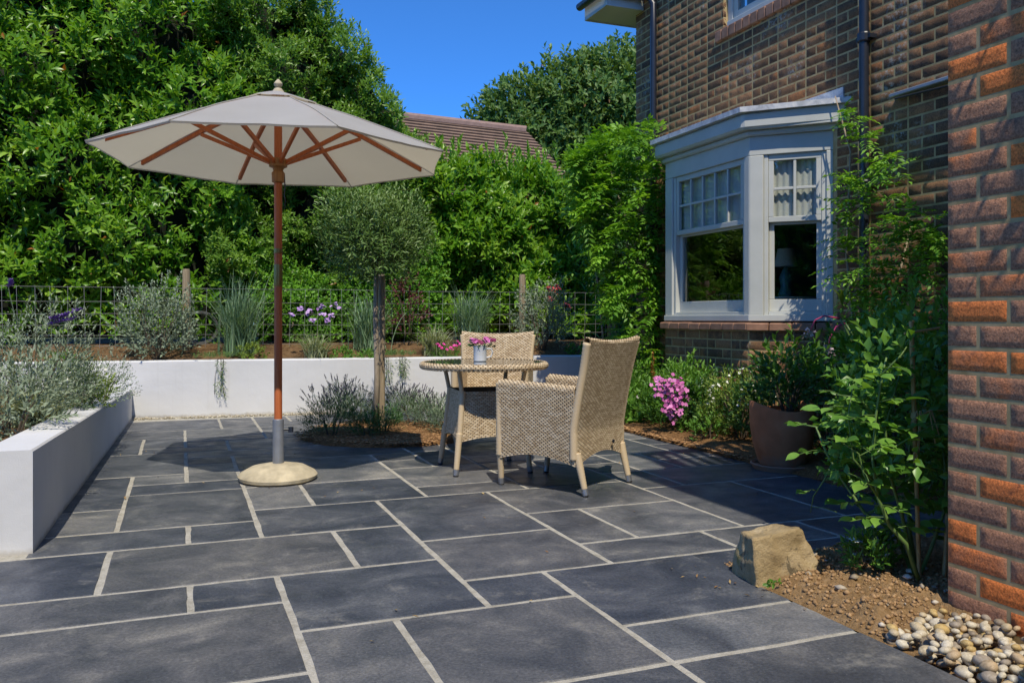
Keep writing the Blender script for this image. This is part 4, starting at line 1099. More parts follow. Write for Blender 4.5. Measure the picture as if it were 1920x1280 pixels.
        mb = MB(); a = Vector((c_ * 0.05, s_ * 0.05, 1.965)); b = pt(0.5) + Vector((0, 0, -0.02)); side = Vector((-s_, c_, 0)) * 0.009; u = (b - a).normalized().cross(side).normalized() * 0.012
        for q in (a, b): mb.v += [tuple(q - side - u), tuple(q + side - u), tuple(q + side + u), tuple(q - side + u)]
        mb.f = [(k, (k+1) % 4, 4 + (k+1) % 4, 4 + k) for k in range(4)] + [(3, 2, 1, 0), (4, 5, 6, 7)]
        mb.build('strut', MT['teak'], t)
        MB().tube([surf(th, r_) + Vector((0, 0, .003)) for r_ in np.linspace(.19, 1.0, 12)], .0035, 5).build('seam', MT['canvas'], t, smooth=True)
make_parasol()

# ================================================================== WICKER
def weave(name, PF, ul, vl, parent, cu=0.0265, cv=0.0112, amp=0.0042, diag=0):
    """basket weave over PF(u,v) -> (point, normal); u,v in 0..1; ul,vl lengths in metres"""
    nu = max(2, int(round(ul / cu))); nv = max(2, int(round(vl / cv)))
    cols = [(0.04, 0.0), (0.3, amp), (0.7, amp), (0.96, 0.0)]
    V, F = [], []
    for j in range(nv):
        off = 0.5 * (j % 2)
        v0, v1 = (j + 0.06) / nv, (j + 0.94) / nv
        for i in range(-1, nu + 1):
            ua, ub = (i + off) / nu, (i + off + 1) / nu
            if ub <= 0 or ua >= 1: continue
            b = len(V)
            for (t, h) in cols:
                u_ = min(1, max(0, ua + (ub - ua) * t))
                for v_ in (v0, v1):
                    p, n = PF(u_, v_); V.append(p + n * h)
            F += [(b, b+2, b+3, b+1), (b+2, b+4, b+5, b+3), (b+4, b+6, b+7, b+5)]
    o = link(name, np_mesh(name, [tuple(p) for p in V], F), MT['wicker'], parent)
    return o
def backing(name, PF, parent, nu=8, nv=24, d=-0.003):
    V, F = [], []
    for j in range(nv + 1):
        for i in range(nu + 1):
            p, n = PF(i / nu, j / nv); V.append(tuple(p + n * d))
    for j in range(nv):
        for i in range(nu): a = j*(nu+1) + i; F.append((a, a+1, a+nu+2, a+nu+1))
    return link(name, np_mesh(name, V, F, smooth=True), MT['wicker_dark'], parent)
MT['wicker_dark'] = simple('wicker_gap_shade', (0.13, 0.085, 0.045), 0.7)  # darker wicker for the backing, shade between strands put into its colour

def pathsurf(pts_fn, nseg):
    """surface swept: pts_fn(u) gives a polyline (list of Vectors); returns PF with normals by differences"""
    cache = {}
    def poly(u):
        k = round(u, 5)
        if k not in cache:
            P = pts_fn(u); L_ = [0]
            for a, b in zip(P, P[1:]): L_.append(L_[-1] + (b - a).length)
            cache[k] = (P, L_)
        return cache[k]
    def pos(u, v):
        P, L_ = poly(u); s = v * L_[-1]
        for i in range(len(P) - 1):
            if s <= L_[i+1] or i == len(P) - 2:
                t = (s - L_[i]) / max(1e-9, L_[i+1] - L_[i]); return P[i].lerp(P[i+1], t)
    def PF(u, v):
        p = pos(u, v); e = 0.012
        du = pos(min(1, u + e), v) - pos(max(0, u - e), v); dv = pos(u, min(1, v + e)) - pos(u, max(0, v - e))
        n = du.cross(dv)
        if n.length < 1e-9: n = Vector((0, 0, 1))
        return p, n.normalized()
    return PF

def wrap_leg(parent, a, b, r0, r1, cap=True):
    a, b = Vector(a), Vector(b); mb = MB(); n = 26; pts, rad = [], []
    for i in range(n + 1):
        t = i / n; pts += [a.lerp(b, t)]; rad.append((r0 + (r1 - r0) * t) * (1.0 + 0.045 * (1 if i % 2 else -1)))
    mb.tube(pts, rad, 10); leg = mb.build('leg', MT['wicker'], parent, smooth=True)
    if cap:
        d = (b - a).normalized(); MB().tube([b - d * 0.003, b + d * 0.032], [r1 * 1.06, r1 * 0.98], 12).build('foot_cap', MT['foot'], leg)
        MB().tube([b + d * 0.032, b + d * 0.04], [r1 * 1.0, r1 * 0.9], 12).build('foot_pad', MT['rubber'], leg)

def make_chair():
    t = empty('wicker_armchair')
    W, YF, YB = 0.295, -0.285, 0.25
    TH = 0.05
    def arch(s): return 0.165 + 0.045 * math.sin(math.pi * s)           # lower edge
    def side_fn(sg):
        def fn(u):
            y = YF + (YB - YF) * u; top = 0.638 - 0.02 * u; xo = W + 0.012 * (1 - u) * 0
            b = arch(u); P = []
            for i in range(9): 
                z = b + (top - 0.03 - b) * i / 8; P.append(Vector((sg * (xo - 0.012 * (1 - (z - b) / 0.45)), y, z)))
            for k in range(1, 6):
                a_ = math.pi * k / 6; P.append(Vector((sg * (xo - TH / 2 + TH / 2 * math.cos(a_)), y, top - 0.03 + 0.03 * math.sin(a_))))
            for z in (top - 0.03, 0.5, 0.42): P.append(Vector((sg * (xo - TH), y, z)))
            if sg > 0: P = P
            return P
        return fn
    for sg in (1, -1):
        PF0 = pathsurf(side_fn(sg), 20)
        PF = (lambda u, v, f=PF0, s=sg: (f(u, v)[0], f(u, v)[1] * s))
        vl = 0.72; weave('side_panel', PF, YB - YF, vl, t); backing('side_lining', PF, t, 6, 30)
        # rolled front edge of the arm
        mb = MB(); mb.tube([(sg * (W - 0.025), YF, 0.2), (sg * (W - 0.025), YF, 0.61)], [0.027, 0.028], 10); 
        mb2 = MB(); n = 40; pts = [Vector((sg * (W - 0.025), YF, 0.18 + 0.438 * i / n)) for i in range(n + 1)]
        mb2.tube(pts, [0.0265 * (1 + 0.05 * (1 if i % 2 else -1)) for i in range(n + 1)], 10); mb2.build('arm_front', MT['wicker'], t, smooth=True)
    def ylean(z): return YB + 0.0 + 0.115 * max(0, (z - 0.36)) ** 1.15 / 0.52 ** 1.15 * 0.9 + 0.012 * max(0, 0.36 - z)
    def back_fn(u):
        q = 2 * u - 1; P = []
        b = 0.165 + 0.06 * math.cos(math.pi / 2 * q) ** 1.0
        top = 0.895 - 0.022 * (1 - q * q)
        def hw(z): return 0.278 - 0.012 * math.sin(math.pi * min(1, max(0, (z - 0.2) / 0.5))) + 0.02 * max(0, (z - 0.68) / 0.2) ** 1.6
        for i in range(15):
            z = b + (top - 0.02 - b) * i / 14; P.append(Vector((q * hw(z), ylean(z) + 0.02 * (1 - q*q) * (0.3 + z * 0.4), z)))
        yt = ylean(top) + 0.02 * (1 - q*q) * 0.65
        for k in range(1, 5):
            a_ = math.pi * k / 5; P.append(Vector((q * hw(top), yt - 0.02 + 0.02 * math.cos(a_), top - 0.02 + 0.02 * math.sin(a_))))
        for i in range(9):
            z = top - 0.02 - (top - 0.02 - 0.42) * i / 8; P.append(Vector((q * hw(z), ylean(z) + 0.02 * (1 - q*q) * (0.3 + z * 0.4) - 0.04, z)))
        return P
    PFb0 = pathsurf(back_fn, 20); PFb = lambda u, v: (PFb0(u, v)[0], -PFb0(u, v)[1])
    weave('backrest', PFb, 0.56, 1.18, t); backing('backrest_lining', PFb, t, 8, 50)
    for sg in (1, -1):
        n = 60; zz = [0.2 + 0.665 * i / n for i in range(n + 1)]
        MB().tube([Vector((sg * (0.276 + 0.02 * max(0, (z - 0.68) / 0.2) ** 1.6), ylean(z) - 0.018, z)) for z in zz], [0.0235 * (1 + 0.05 * (1 if i % 2 else -1)) for i in range(n + 1)], 10).build('back_post', MT['wicker'], t, smooth=True)
    PFs = lambda u, v: (Vector((-W + TH + (2 * W - 2 * TH) * u, YF + (YB - YF) * v, 0.43 - 0.01 * math.sin(math.pi * v))), Vector((0, 0, 1)))
    weave('seat', PFs, 2 * W - 2 * TH, YB - YF, t); backing('seat_lining', PFs, t)
    PFf = lambda u, v: (Vector((-W + TH + (2 * W - 2 * TH) * u, YF - 0.004, (0.19 + 0.035 * math.sin(math.pi * u)) * (1 - v) + 0.432 * v)), Vector((0, -1, 0)))
    weave('front_apron', PFf, 2 * W - 2 * TH, 0.23, t); backing('apron_lining', PFf, t)
    mb = MB(); mb.lathe([(0.0, -0.004), (0.011, -0.003), (0.011, 0.003), (0, 0.004)], 14); o = mb.build('bolt_cover', MT['black'], t); o.location = (-0.1, ylean(0.27) + 0.03, 0.27); o.rotation_euler = (R(90), 0, 0)
    for sg in (1, -1):
        wrap_leg(t, (sg * (W - 0.026), YF, 0.2), (sg * (W - 0.045), YF - 0.008, 0.04), 0.0225, 0.0175)
        wrap_leg(t, (sg * (W - 0.035), YB - 0.005, 0.24), (sg * (W - 0.035), YB + 0.045, 0.04), 0.025, 0.0175)
    return t
def copy_tree(o, parent=None):
    c = o.copy(); col.objects.link(c); c.parent = parent
    for ch in list(o.children): copy_tree(ch, c)
    return c
c1 = make_chair(); c1.location = (2.165, 4.675, 0); c1.rotation_euler = (0, 0, math.atan2(-.546, -.838))
tag(c1, 'woven wicker armchair seen from behind, drawn up to the round table', 'chair', 'wicker armchairs')
c2 = copy_tree(c1); c2.location = (2.3, 6.3, 0); c2.rotation_euler = (0, 0, R(-26))
tag(c2, 'woven wicker armchair on the far side of the round table, facing the viewer', 'chair', 'wicker armchairs')

# table
tb_ = empty('bistro_table', (1.885, 5.35, 0), R(-5), 'round wicker bistro table with a glass top', 'table')
RT = 0.425
def rimf(u):
    a = 2 * math.pi * u; P = []
    for k in range(11):
        b = -math.pi * 0.55 + math.pi * 1.15 * k / 10
        r_ = RT - 0.018 + 0.021 * math.cos(b); z = 0.69 + 0.021 * math.sin(b)
        P.append(Vector((r_ * math.cos(a), r_ * math.sin(a), z)))
    return P
PFr = pathsurf(rimf, 10)
weave('table_rim', lambda u, v: PFr(min(.9999, max(.0001, u)), v), 2 * math.pi * RT, 0.09, tb_, 0.03, 0.013); backing('rim_lining', PFr, tb_, 72, 8)
glass_t = NT('table_glass'); gv = glass_t.principled((0.04, 0.05, 0.05), 0.04, None, 0, 0.6); glass_t.done(gv.outputs[0])
MB().lathe([(0.0, 0.7035), (RT - 0.025, 0.7035), (RT - 0.022, 0.7055), (RT - 0.022, 0.7105), (RT - 0.025, 0.7115), (0.0, 0.7115)], 72).build('glass_top', glass_t.m, tb_)
PFt = lambda u, v: (Vector(((RT - .03) * math.cos(6.2832 * u) * v, (RT - .03) * math.sin(6.2832 * u) * v, 0.700)), Vector((0, 0, 1)))
backing('top_board', PFt, tb_, 48, 4, 0)
hb, ht = 0.205, 0.19
cor = [(-1, -1), (1, -1), (1, 1), (-1, 1)]
for i in range(4):
    p, q = Vector(cor[i]), Vector(cor[(i+1) % 4]); nr_ = Vector((p.y + q.y, 0)) ; out = Vector(((p.x + q.x) / 2, (p.y + q.y) / 2, 0))
    def PFk(u, v, p=p, q=q, out=out):
        zb = 0.21 + 0.03 * math.sin(math.pi * u); z = zb + (0.53 - zb) * v; h = hb + (ht - hb) * v + 0.015 * (1 - v) ** 2
        xy = (p * (1 - u) + q * u) * h; return Vector((xy.x, xy.y, z)), out
    weave('skirt_panel', PFk, 0.4, 0.31, tb_); backing('skirt_lining', PFk, tb_)
    wrap_leg(tb_, (p.x * (hb + .012), p.y * (hb + .012), 0.27), (p.x * 0.243, p.y * 0.243, 0.04), 0.022, 0.018)
    mb = MB(); n = 24; a = Vector((p.x * (ht + .002), p.y * (ht + .002), 0.5)); b = Vector((p.x * 0.225, p.y * 0.225, 0.695))
    mb.tube([a.lerp(b, k / n) for k in range(n + 1)], [0.014 * (1 + 0.05 * (1 if k % 2 else -1)) for k in range(n + 1)], 10); mb.build('upright', MT['wicker'], tb_, smooth=True)
    mb = MB(); n = 36; a = Vector((p.x * (hb + .014), p.y * (hb + .014), 0.22)); b = Vector((p.x * ht, p.y * ht, 0.535))
    mb.tube([a.lerp(b, k / n) for k in range(n + 1)], [0.019 * (1 + 0.05 * (1 if k % 2 else -1)) for k in range(n + 1)], 10); mb.build('corner_post', MT['wicker'], tb_, smooth=True)
# mug of flowers
mx, my = 1.875, 5.40
mg = empty('enamel_mug', (mx, my, 0.7118), 0, 'small white enamel mug holding flowers on the round table', 'mug')
auto_smooth(MB().lathe([(0.0, 0.0), (0.04, 0.0), (0.044, 0.004), (0.045, 0.1), (0.048, 0.106), (0.045, 0.106), (0.042, 0.1), (0.041, 0.008), (0.0, 0.008)], 32).build('cup', MT['enamel'], mg))
mb = MB(); mb.tube([(0.044, -.012, 0.085), (0.072, -.02, 0.085), (0.082, -.023, 0.06), (0.07, -.02, 0.032), (0.044, -.012, 0.025)], 0.006, 8); auto_smooth(mb.build('handle', MT['enamel'], mg))
pf = empty('cut_flowers', (mx, my, 0.72), 0, 'pink and plum cut flowers in the enamel mug', 'flowers')
fp = [(random.uniform(-.07, .09), random.uniform(-.04, .04), 0.11 + random.uniform(0, .03)) for _ in range(11)]
stalks(pf, [(0.01 * random.uniform(-1, 1), 0, 0.03) for _ in fp], fp)
plum = tinted('plum_petal', (0.2, 0.02, 0.08), (0.4, 0.06, 0.16))
for i, a in enumerate(fp): flowers(pf, [a, (a[0] + .004, a[1], a[2] + .004)], 0.026, FL['pink'] if i < 6 else plum, 6, 'flower', updir=(0, -.4, .9))
bush(pf, (0.01, 0, 0.1), (0.075, 0.04, 0.02), 16, 3, (0.035, 0.014), FO['dark'], 0.008, stems=0)

# ================================================================== TERRACOTTA POT, ROCK, CANES
PX, PY = 3.74, 4.62
pot = empty('terracotta_pot', (PX, PY, 0), 0, 'large weathered terracotta pot with a wavy rim on a saucer', 'pot')
def wav(th, r, z):
    k = max(0, (z - 0.3) / 0.13); return (0.012 * math.sin(2 * th + 1) * k, 0.03 * math.sin(2 * th + 2.2) * k)
auto_smooth(MB().lathe([(0.0, 0.03), (0.145, 0.03), (0.158, 0.05), (0.19, 0.16), (0.21, 0.28), (0.217, 0.38), (0.215, 0.42), (0.205, 0.427), (0.196, 0.42), (0.196, 0.36), (0.0, 0.36)], 48, fn=wav).build('pot_body', MT['terracotta'], pot), 50)
auto_smooth(MB().lathe([(0.0, 0.0), (0.19, 0.0), (0.21, 0.035), (0.2, 0.04), (0.185, 0.02), (0.0, 0.02)], 40).build('saucer', MT['terracotta'], pot))
MB().lathe([(0.0, 0.375), (0.19, 0.37)], 24).build('potting_soil', MT['soil'], pot)
pp = empty('potted_shrub', (PX, PY, 0.375), 0, 'leafy dark shrub growing in the terracotta pot', 'shrub')
bush(pp, (0.04, 0.0, 0.15), (0.22, 0.2, 0.17), 90, 6, (0.07, 0.026), FO['dark'], 0.02, 0.7, stems=9)
bush(pp, (0.05, -0.02, 0.24), (0.19, 0.18, 0.17), 70, 6, (0.08, 0.032), FO['green'], 0.025, 0.7, stems=0, name='young_foliage')

def make_rock():
    lo_ = [(0, 0, -.02), (.345, .02, -.02), (.37, .23, -.02), (.02, .23, -.02)]; hi_ = [(-.012, .02, .19), (.215, .035, .205), (.2, .17, .2), (.02, .15, .185)]
    b = bmesh.new(); bmesh.ops.create_cube(b, size=1.0); bmesh.ops.subdivide_edges(b, edges=b.edges, cuts=15, use_grid_fill=True)
    for v in b.verts:
        p = v.co.copy(); sp = p.normalized() * 0.62; p = p.lerp(sp, 0.16)
        u_, w_, t_ = p.x + .5, p.y + .5, p.z + .5
        def bil(q): return Vector(q[0]) * (1-u_) * (1-w_) + Vector(q[1]) * u_ * (1-w_) + Vector(q[2]) * u_ * w_ + Vector(q[3]) * (1-u_) * w_
        c = bil(lo_).lerp(bil(hi_), t_)
        n_ = mnoise.fractal(c * 11, 1.0, 2.0, 5); m_ = mnoise.noise(c * 6 + Vector((3, 1, 2))); rdg = abs(mnoise.noise(c * 14 + Vector((9, 2, 4))))
        v.co = c + p.normalized() * (0.008 * n_ + 0.013 * m_ - 0.014 * rdg)
    me = bpy.data.meshes.new('boulder'); b.to_mesh(me); b.free()
    o = link('boulder', me, MT['rock'], None, (1.99, 2.60, -0.005), (0, 0, R(-4)))
    me.polygons.foreach_set('use_smooth', np.ones(len(me.polygons), dtype=bool))
    tag(o, 'brown sandstone boulder at the edge of the patio', 'rock')
make_rock()

def cane(base, top, r, label):
    c_ = empty('bamboo_cane', base, 0, label, 'cane'); b = Vector(top) - Vector(base); n = 18; pts, rad = [], []
    for i in range(n + 1): pts.append(b * (i / n)); rad.append(r * (1.12 if i % 4 == 0 else 1.0))
    auto_smooth(MB().tube(pts, rad, 8).build('shaft', MT['cane'], c_), 60); return c_
k1 = cane((2.572, 2.40, 0.0), (2.535, 2.405, 0.99), 0.008, 'upright bamboo cane tied to the rose')
mb = MB(); mb.tube([(-0.075, 0.0, 0.945), (0.065, -0.03, 0.965)], 0.005, 6); mb.build('cross_piece', MT['cane'], k1)
mb = MB()
for (dx, dz) in ((.07, -.04), (.085, -.085), (.06, -.1), (-.02, -.13), (-.03, -.17), (.1, .02), (-.06, -.02)):
    a = Vector((-.018, -.012, 0.635)); mb.tube([a, a + Vector((dx * .5, -.02, .025)), a + Vector((dx, -.02, dz))], 0.0022, 4)
mb.lathe([(0.011, 0.62), (0.013, 0.635), (0.011, 0.65)], 10, (-.024, 0.003, 0)); mb.build('raffia_tie', MT['raffia'], k1)
cane((2.63, 2.345, 0.0), (2.72, 2.4, 0.36), 0.008, 'short leaning bamboo cane beside the red brick corner')

# ================================================================== WIRE FENCE
fc = empty('wire_fence', (0, 10.0, 0.6), 0, 'wire mesh stock fence on round wooden posts behind the raised bed', 'fence')
post_me = None
for (x, zt) in ((-3.1, 1.5), (0.05, 1.545), (2.23, 1.525), (4.04, 1.56), (5.3, 1.37)):
    auto_smooth(MB().lathe([(0.045, -0.1), (0.043, 0.2), (0.041, zt - 0.63), (0.035, zt - 0.6), (0.0, zt - 0.598)], 14).build('post', MT['post'], fc, loc=(x, 0, 0)))
hz = [0.06, 0.17, 0.28, 0.40, 0.53, 0.68]
for z in hz:
    mb = MB(); pts = [(x, -0.047 + 0.004 * nz(x * 3, z), z + 0.012 * nz(x * 0.9, z * 3) + 0.05) for x in np.linspace(-3.2, 5.6, 60)]
    mb.tube(pts, 0.0028, 4, False); mb.build('line_wire', MT['wire'], fc)
vm = MB(); vm.tube([(0.004 * nz(k, 1), 0.003 * nz(k, 5), 0.08 + 0.66 * k / 8) for k in range(9)], 0.0024, 4, False); vme = vm.mesh('stay_wire'); vme.materials.append(MT['wire'])
for x in np.arange(-2.6, 5.5, 0.15):
    link('stay_wire', vme, None, fc, (x + random.uniform(-.012, .012), -0.05, 0), (0, random.uniform(-.03, .03), 0))
mb = MB()
for k in range(3):
    mb.tube([(0.09 + (0.17 + .01 * k) * math.cos(a), -0.06 - .01 * k, 0.22 + (0.16 + .01*k) * math.sin(a)) for a in np.linspace(0, 6.2, 30)], 0.003, 4, False)
wc_ = mb.build('wire_coil', MT['wire'], None, loc=(0.1, 9.98, 0.68)); tag(wc_, 'loose coil of wire hung on the fence post', 'wire')

# ================================================================== HEDGES AND TREES
def hedge(name, label, cat, x0, x1, yf, depth, zb, ztop, n_front, n_top, k, size, step, mat, ph=0.0, amp=0.28, gaps=0.0, s=1.0, trunks=3, side=True, nback=0):
    t = empty(name, ((x0 + x1) / 2, yf + depth / 2, zb), 0, label, cat)
    org = np.array(t.location)
    def lum(x, z): return amp * lump(x, z, ph, s)
    n = n_front
    x = rng.uniform(x0, x1, n); zt = ztop(x); z = zb + (zt - zb) * rng.random(n) ** 0.95
    top_round = 0.45 * np.clip(1 - (zt - z) / 0.5, 0, 1) ** 2
    inn = rng.exponential(0.09, n)
    y = yf + lum(x, z) * -1 + top_round + inn
    P = np.c_[x, y, z]; D = np.c_[rng.normal(0, .45, n), -0.75 + rng.normal(0, .3, n), 0.5 + rng.normal(0, .4, n)]
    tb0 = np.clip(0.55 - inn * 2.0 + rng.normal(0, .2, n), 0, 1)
    keep = np.ones(n, bool)
    if gaps: keep = lump(x, z, ph + 4, 1.7 * s) > -0.9 + gaps
    P, D, tb0 = P[keep], D[keep], tb0[keep]
    m = n_top; x = rng.uniform(x0, x1, m); yy = yf + 0.15 + rng.random(m) * depth; zz = ztop(x) + 0.12 * lump(x, yy, ph + 2, 1.5 * s) - rng.exponential(0.1, m)
    P = np.r_[P, np.c_[x, yy, zz]]; D = np.r_[D, np.c_[rng.normal(0, .45, m), rng.normal(-.25, .35, m), 0.9 + rng.normal(0, .25, m)]]; tb0 = np.r_[tb0, np.clip(rng.normal(.6, .2, m), 0, 1)]
    if side:
        m = n_top; zz = zb + rng.random(m) * 4; yy = yf + rng.random(m) * depth; sel = zz < ztop(np.full(m, x1)); zz, yy = zz[sel], yy[sel]; m = len(zz)
        P = np.r_[P, np.c_[x1 + 0.1 * lump(yy, zz, ph), yy, zz]]; D = np.r_[D, np.c_[0.8 + rng.normal(0, .3, m), rng.normal(-.3, .3, m), 0.5 + rng.normal(0, .3, m)]]; tb0 = np.r_[tb0, rng.random(m)]
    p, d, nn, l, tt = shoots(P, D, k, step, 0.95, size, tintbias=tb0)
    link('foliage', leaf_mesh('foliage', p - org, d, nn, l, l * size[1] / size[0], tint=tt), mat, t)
    # dark backing sheet added for the shaded depth behind the leaves
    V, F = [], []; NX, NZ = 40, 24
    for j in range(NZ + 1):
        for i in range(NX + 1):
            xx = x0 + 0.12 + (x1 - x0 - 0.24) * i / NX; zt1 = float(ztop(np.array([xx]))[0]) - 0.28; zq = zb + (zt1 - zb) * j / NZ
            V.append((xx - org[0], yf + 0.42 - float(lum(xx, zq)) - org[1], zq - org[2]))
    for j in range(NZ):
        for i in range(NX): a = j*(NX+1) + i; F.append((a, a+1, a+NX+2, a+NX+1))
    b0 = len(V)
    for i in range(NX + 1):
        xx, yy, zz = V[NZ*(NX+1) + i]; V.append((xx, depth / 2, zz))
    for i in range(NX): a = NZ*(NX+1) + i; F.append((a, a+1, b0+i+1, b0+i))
    link('shade_backing', np_mesh('shade_backing', V, F, smooth=True), MT['mass'], t)
    for i in range(trunks):
        xx = x0 + (x1 - x0) * (i + 0.5) / trunks + random.uniform(-.2, .2) - org[0]; zt1 = (float(ztop(np.array([xx + org[0]]))[0]) - zb) * 0.75
        MB().tube([(xx, 0.05, -0.25), (xx + .05, 0, zt1 * .4), (xx - .06, 0.05, zt1)], [0.06, 0.045, 0.02], 8).build('trunk', MT['trunk'], t, smooth=True)
    return t
itp = lambda xs, zs: (lambda x: np.interp(x, xs, zs))
hedge('laurel_hedge', 'tall cherry laurel hedge with big glossy leaves at the picture\'s left edge', 'hedge', -4.2, 0.75, 10.42, 1.2, 0.78, itp([-4.2, -1, 0.75], [5.2, 5.2, 5.0]),
      4700, 400, 8, (0.128, 0.047), 0.026, FO['laurel'], 0.4, 0.34, 0.3, 1.5, side=False)
hedge('bay_shrub', 'tall dense evergreen shrub with small leaves rising behind the parasol', 'shrub', 0.3, 2.82, 10.6, 1.4, 0.95, lambda x: np.interp(x, [0.3, 1.5, 1.85, 2.3, 2.7, 2.82], [5.3, 5.3, 4.9, 4.25, 3.65, 3.35]) + 0.1 * np.sin(9 * x),
      6900, 900, 8, (0.08, 0.027), 0.02, FO['bay'], 2.1, 0.46, 0.42, 1.7)
hedge('ivy_hedge', 'bright small-leaved ivy low on the fence behind the olive tree', 'ivy', 0.75, 3.1, 10.25, 0.5, 0.72, lambda x: 1.75 + 0.25 * np.sin(2.2 * x + 1),
      3000, 300, 6, (0.05, 0.031), 0.018, FO['ivy'], 1.2, 0.1, 0.1, 2.0, trunks=2, side=False)
hedge('laurel_hedge', 'lower laurel hedge with upright shoots below the tiled roof', 'hedge', 2.6, 5.3, 10.75, 1.0, 0.75, lambda x: 2.97 + 0.12 * np.sin(7 * x) - 0.1 * np.clip(x - 4.3, 0, 1),
      3100, 600, 8, (0.14, 0.052), 0.03, FO['laurel'], 3.0, 0.3, 0.42, 1.6)
lu = [o for o in col.objects if o.name.startswith('laurel_hedge') and 'lower' in o.get('label', '')][0]
for _ in range(46):
    q0 = np.array([[random.uniform(2.65, 5.2), random.uniform(10.55, 11.3), 3.0 + random.uniform(-.12, .1)]]) - np.array(lu.location)
    p, d, nn, l, tt = shoots(q0, np.c_[rng.normal(0, .12, 1), rng.normal(0, .12, 1), np.ones(1)], 13, 0.03, 0.55, (0.13, 0.045), tintbias=np.full(1, .8))
    link('young_shoot', leaf_mesh('young_shoot', p, d, nn, l, l * .36, tint=tt), FO['laurel'], lu)
hedge('yew_hedge', 'dark evergreen hedge filling the gap beside the house corner', 'hedge', 4.9, 9.0, 11.6, 1.2, 0.3, lambda x: 3.0 + 0.2 * np.sin(4 * x), 1700, 200, 6, (0.1, 0.035), 0.025, FO['dark'], 1.0, 0.25, 0, trunks=3, side=False)

def tree(name, label, base, trunk_pts, trunk_r, blobs, n, k, size, step, mat, shell=0.45, up=0.3, group=None):
    t = empty(name, base, 0, label, 'tree', group); o = np.array(base)
    MB().tube([Vector(p) - Vector(base) for p in trunk_pts], trunk_r, 10).build('trunk', MT['trunk'], t, smooth=True)
    Ps, Us = [], []
    vol = [b[1][0] * b[1][1] + b[1][0] * b[1][2] for b in blobs]
    for b, v in zip(blobs, vol):
        P, U = dome_points(b[0], b[1], int(n * v / sum(vol)), -0.9, shell); Ps.append(P); Us.append(U)
    P, U = np.concatenate(Ps), np.concatenate(Us)
    D = U + np.array([0, 0, up]) + rng.normal(0, .35, U.shape)
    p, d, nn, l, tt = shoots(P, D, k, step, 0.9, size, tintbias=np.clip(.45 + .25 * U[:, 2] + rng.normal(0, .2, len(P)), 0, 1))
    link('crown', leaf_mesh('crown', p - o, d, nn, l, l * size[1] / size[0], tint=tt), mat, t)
    mb = MB(); top = Vector(trunk_pts[-1])
    for b in blobs:
        c_ = Vector(b[0]); mb.tube([top - Vector(base), top.lerp(c_, .5) + Vector((0, 0, -.05)) - Vector(base), c_ - Vector(base)], [trunk_r[-1] * .7, trunk_r[-1] * .45, trunk_r[-1] * .2], 6)
    mb.build('branches', MT['trunk'], t, smooth=True)
    return t
# standard tree in the round bed
bl = [((1.6, 7.43, 1.72), (0.38, 0.38, 0.33))] + [((1.6 + .24 * math.cos(a), 7.43 + .24 * math.sin(a), 1.72 + .16 * math.sin(2.3 * a)), (.22, .22, .27)) for a in np.arange(0, 6.2, 0.8)]
tree('olive_tree', 'small standard olive tree with a rounded grey-green crown in the round bed', (1.6, 7.43, 0.03), [(1.6, 7.43, 0.0), (1.615, 7.43, 0.5), (1.6, 7.43, 1.0), (1.61, 7.43, 1.5)], [0.029, 0.025, 0.022, 0.02], bl, 2300, 7, (0.06, 0.014), 0.02, FO['olive'], 0.6, 0.5)
st_ = empty('tree_stake', (1.672, 7.5, 0), 0, 'short wooden stake behind the olive trunk', 'stake')
auto_smooth(MB().lathe([(0.03, 0.0), (0.029, 1.36), (0.024, 1.38), (0, 1.382)], 12).build('stake_post', MT['post'], st_))
# tree behind the neighbouring roof
bl = []
for (px, py, r_) in [(1120, 230, 1.75), (1010, 235, 1.25), (1060, 180, 1.05), (955, 250, .9), (925, 205, .55), (975, 185, .75), (1150, 150, 1.0), (1185, 170, 1.3), (1090, 150, .8), (1180, 300, 1.5), (1060, 310, 1.5), (1120, 330, 1.6), (1240, 190, 1.5), (1200, 380, 1.5)]:
    d = 27.0; r_ *= 1.385; l = (px - 960) / 1590 * d; bl.append(((l * C_ + d * S_, -l * S_ + d * C_, 1 - (py + 20 - 597) * d / 1590), (r_, r_, r_ * .85)))
tree('garden_tree', 'broad round-headed tree beyond the hedge, behind the house corner', (12.7, 23.8, 0), [(12.7, 23.8, -.1), (12.7, 23.8, 3.0), (12.5, 23.8, 5.0)], [0.34, 0.28, 0.2], bl, 8600, 6, (0.24, 0.11), 0.07, FO['tree'], 0.3, 0.4)

# ================================================================== CLIMBERS
def sprays(P, D, npair, L, size):
    """pinnate leaves: a drooping stalk with paired leaflets"""
    n = len(P); D = unit(D); ps, ds, ns, ls = [], [], [], []
    sd = unit(np.cross(D, np.tile([0, 0, 1.0], (n, 1)) + rng.normal(0, .2, (n, 3)))); up = np.cross(sd, D); t0 = rng.random(n); ts = []
    for i in range(npair + 1):
        f = (i + 1) / (npair + 1); q = P + D * (L * f) - np.array([0, 0, 1.0]) * (0.35 * L * f * f)
        for sg in ((1, -1) if i < npair else (0,)):
            dd = sd * sg * 1.0 + D * (0.55 if sg else 1.0) - np.array([0, 0, .25]) + rng.normal(0, .12, (n, 3)); ps.append(q); ds.append(dd); ns.append(up + rng.normal(0, .25, (n, 3))); ls.append(size * rng.uniform(.75, 1.1, n)); ts.append(np.clip(t0 * .6 + rng.random(n) * .3 + .1, 0, .98))
    return map(np.concatenate, (ps, ds, ns, ls, ts))
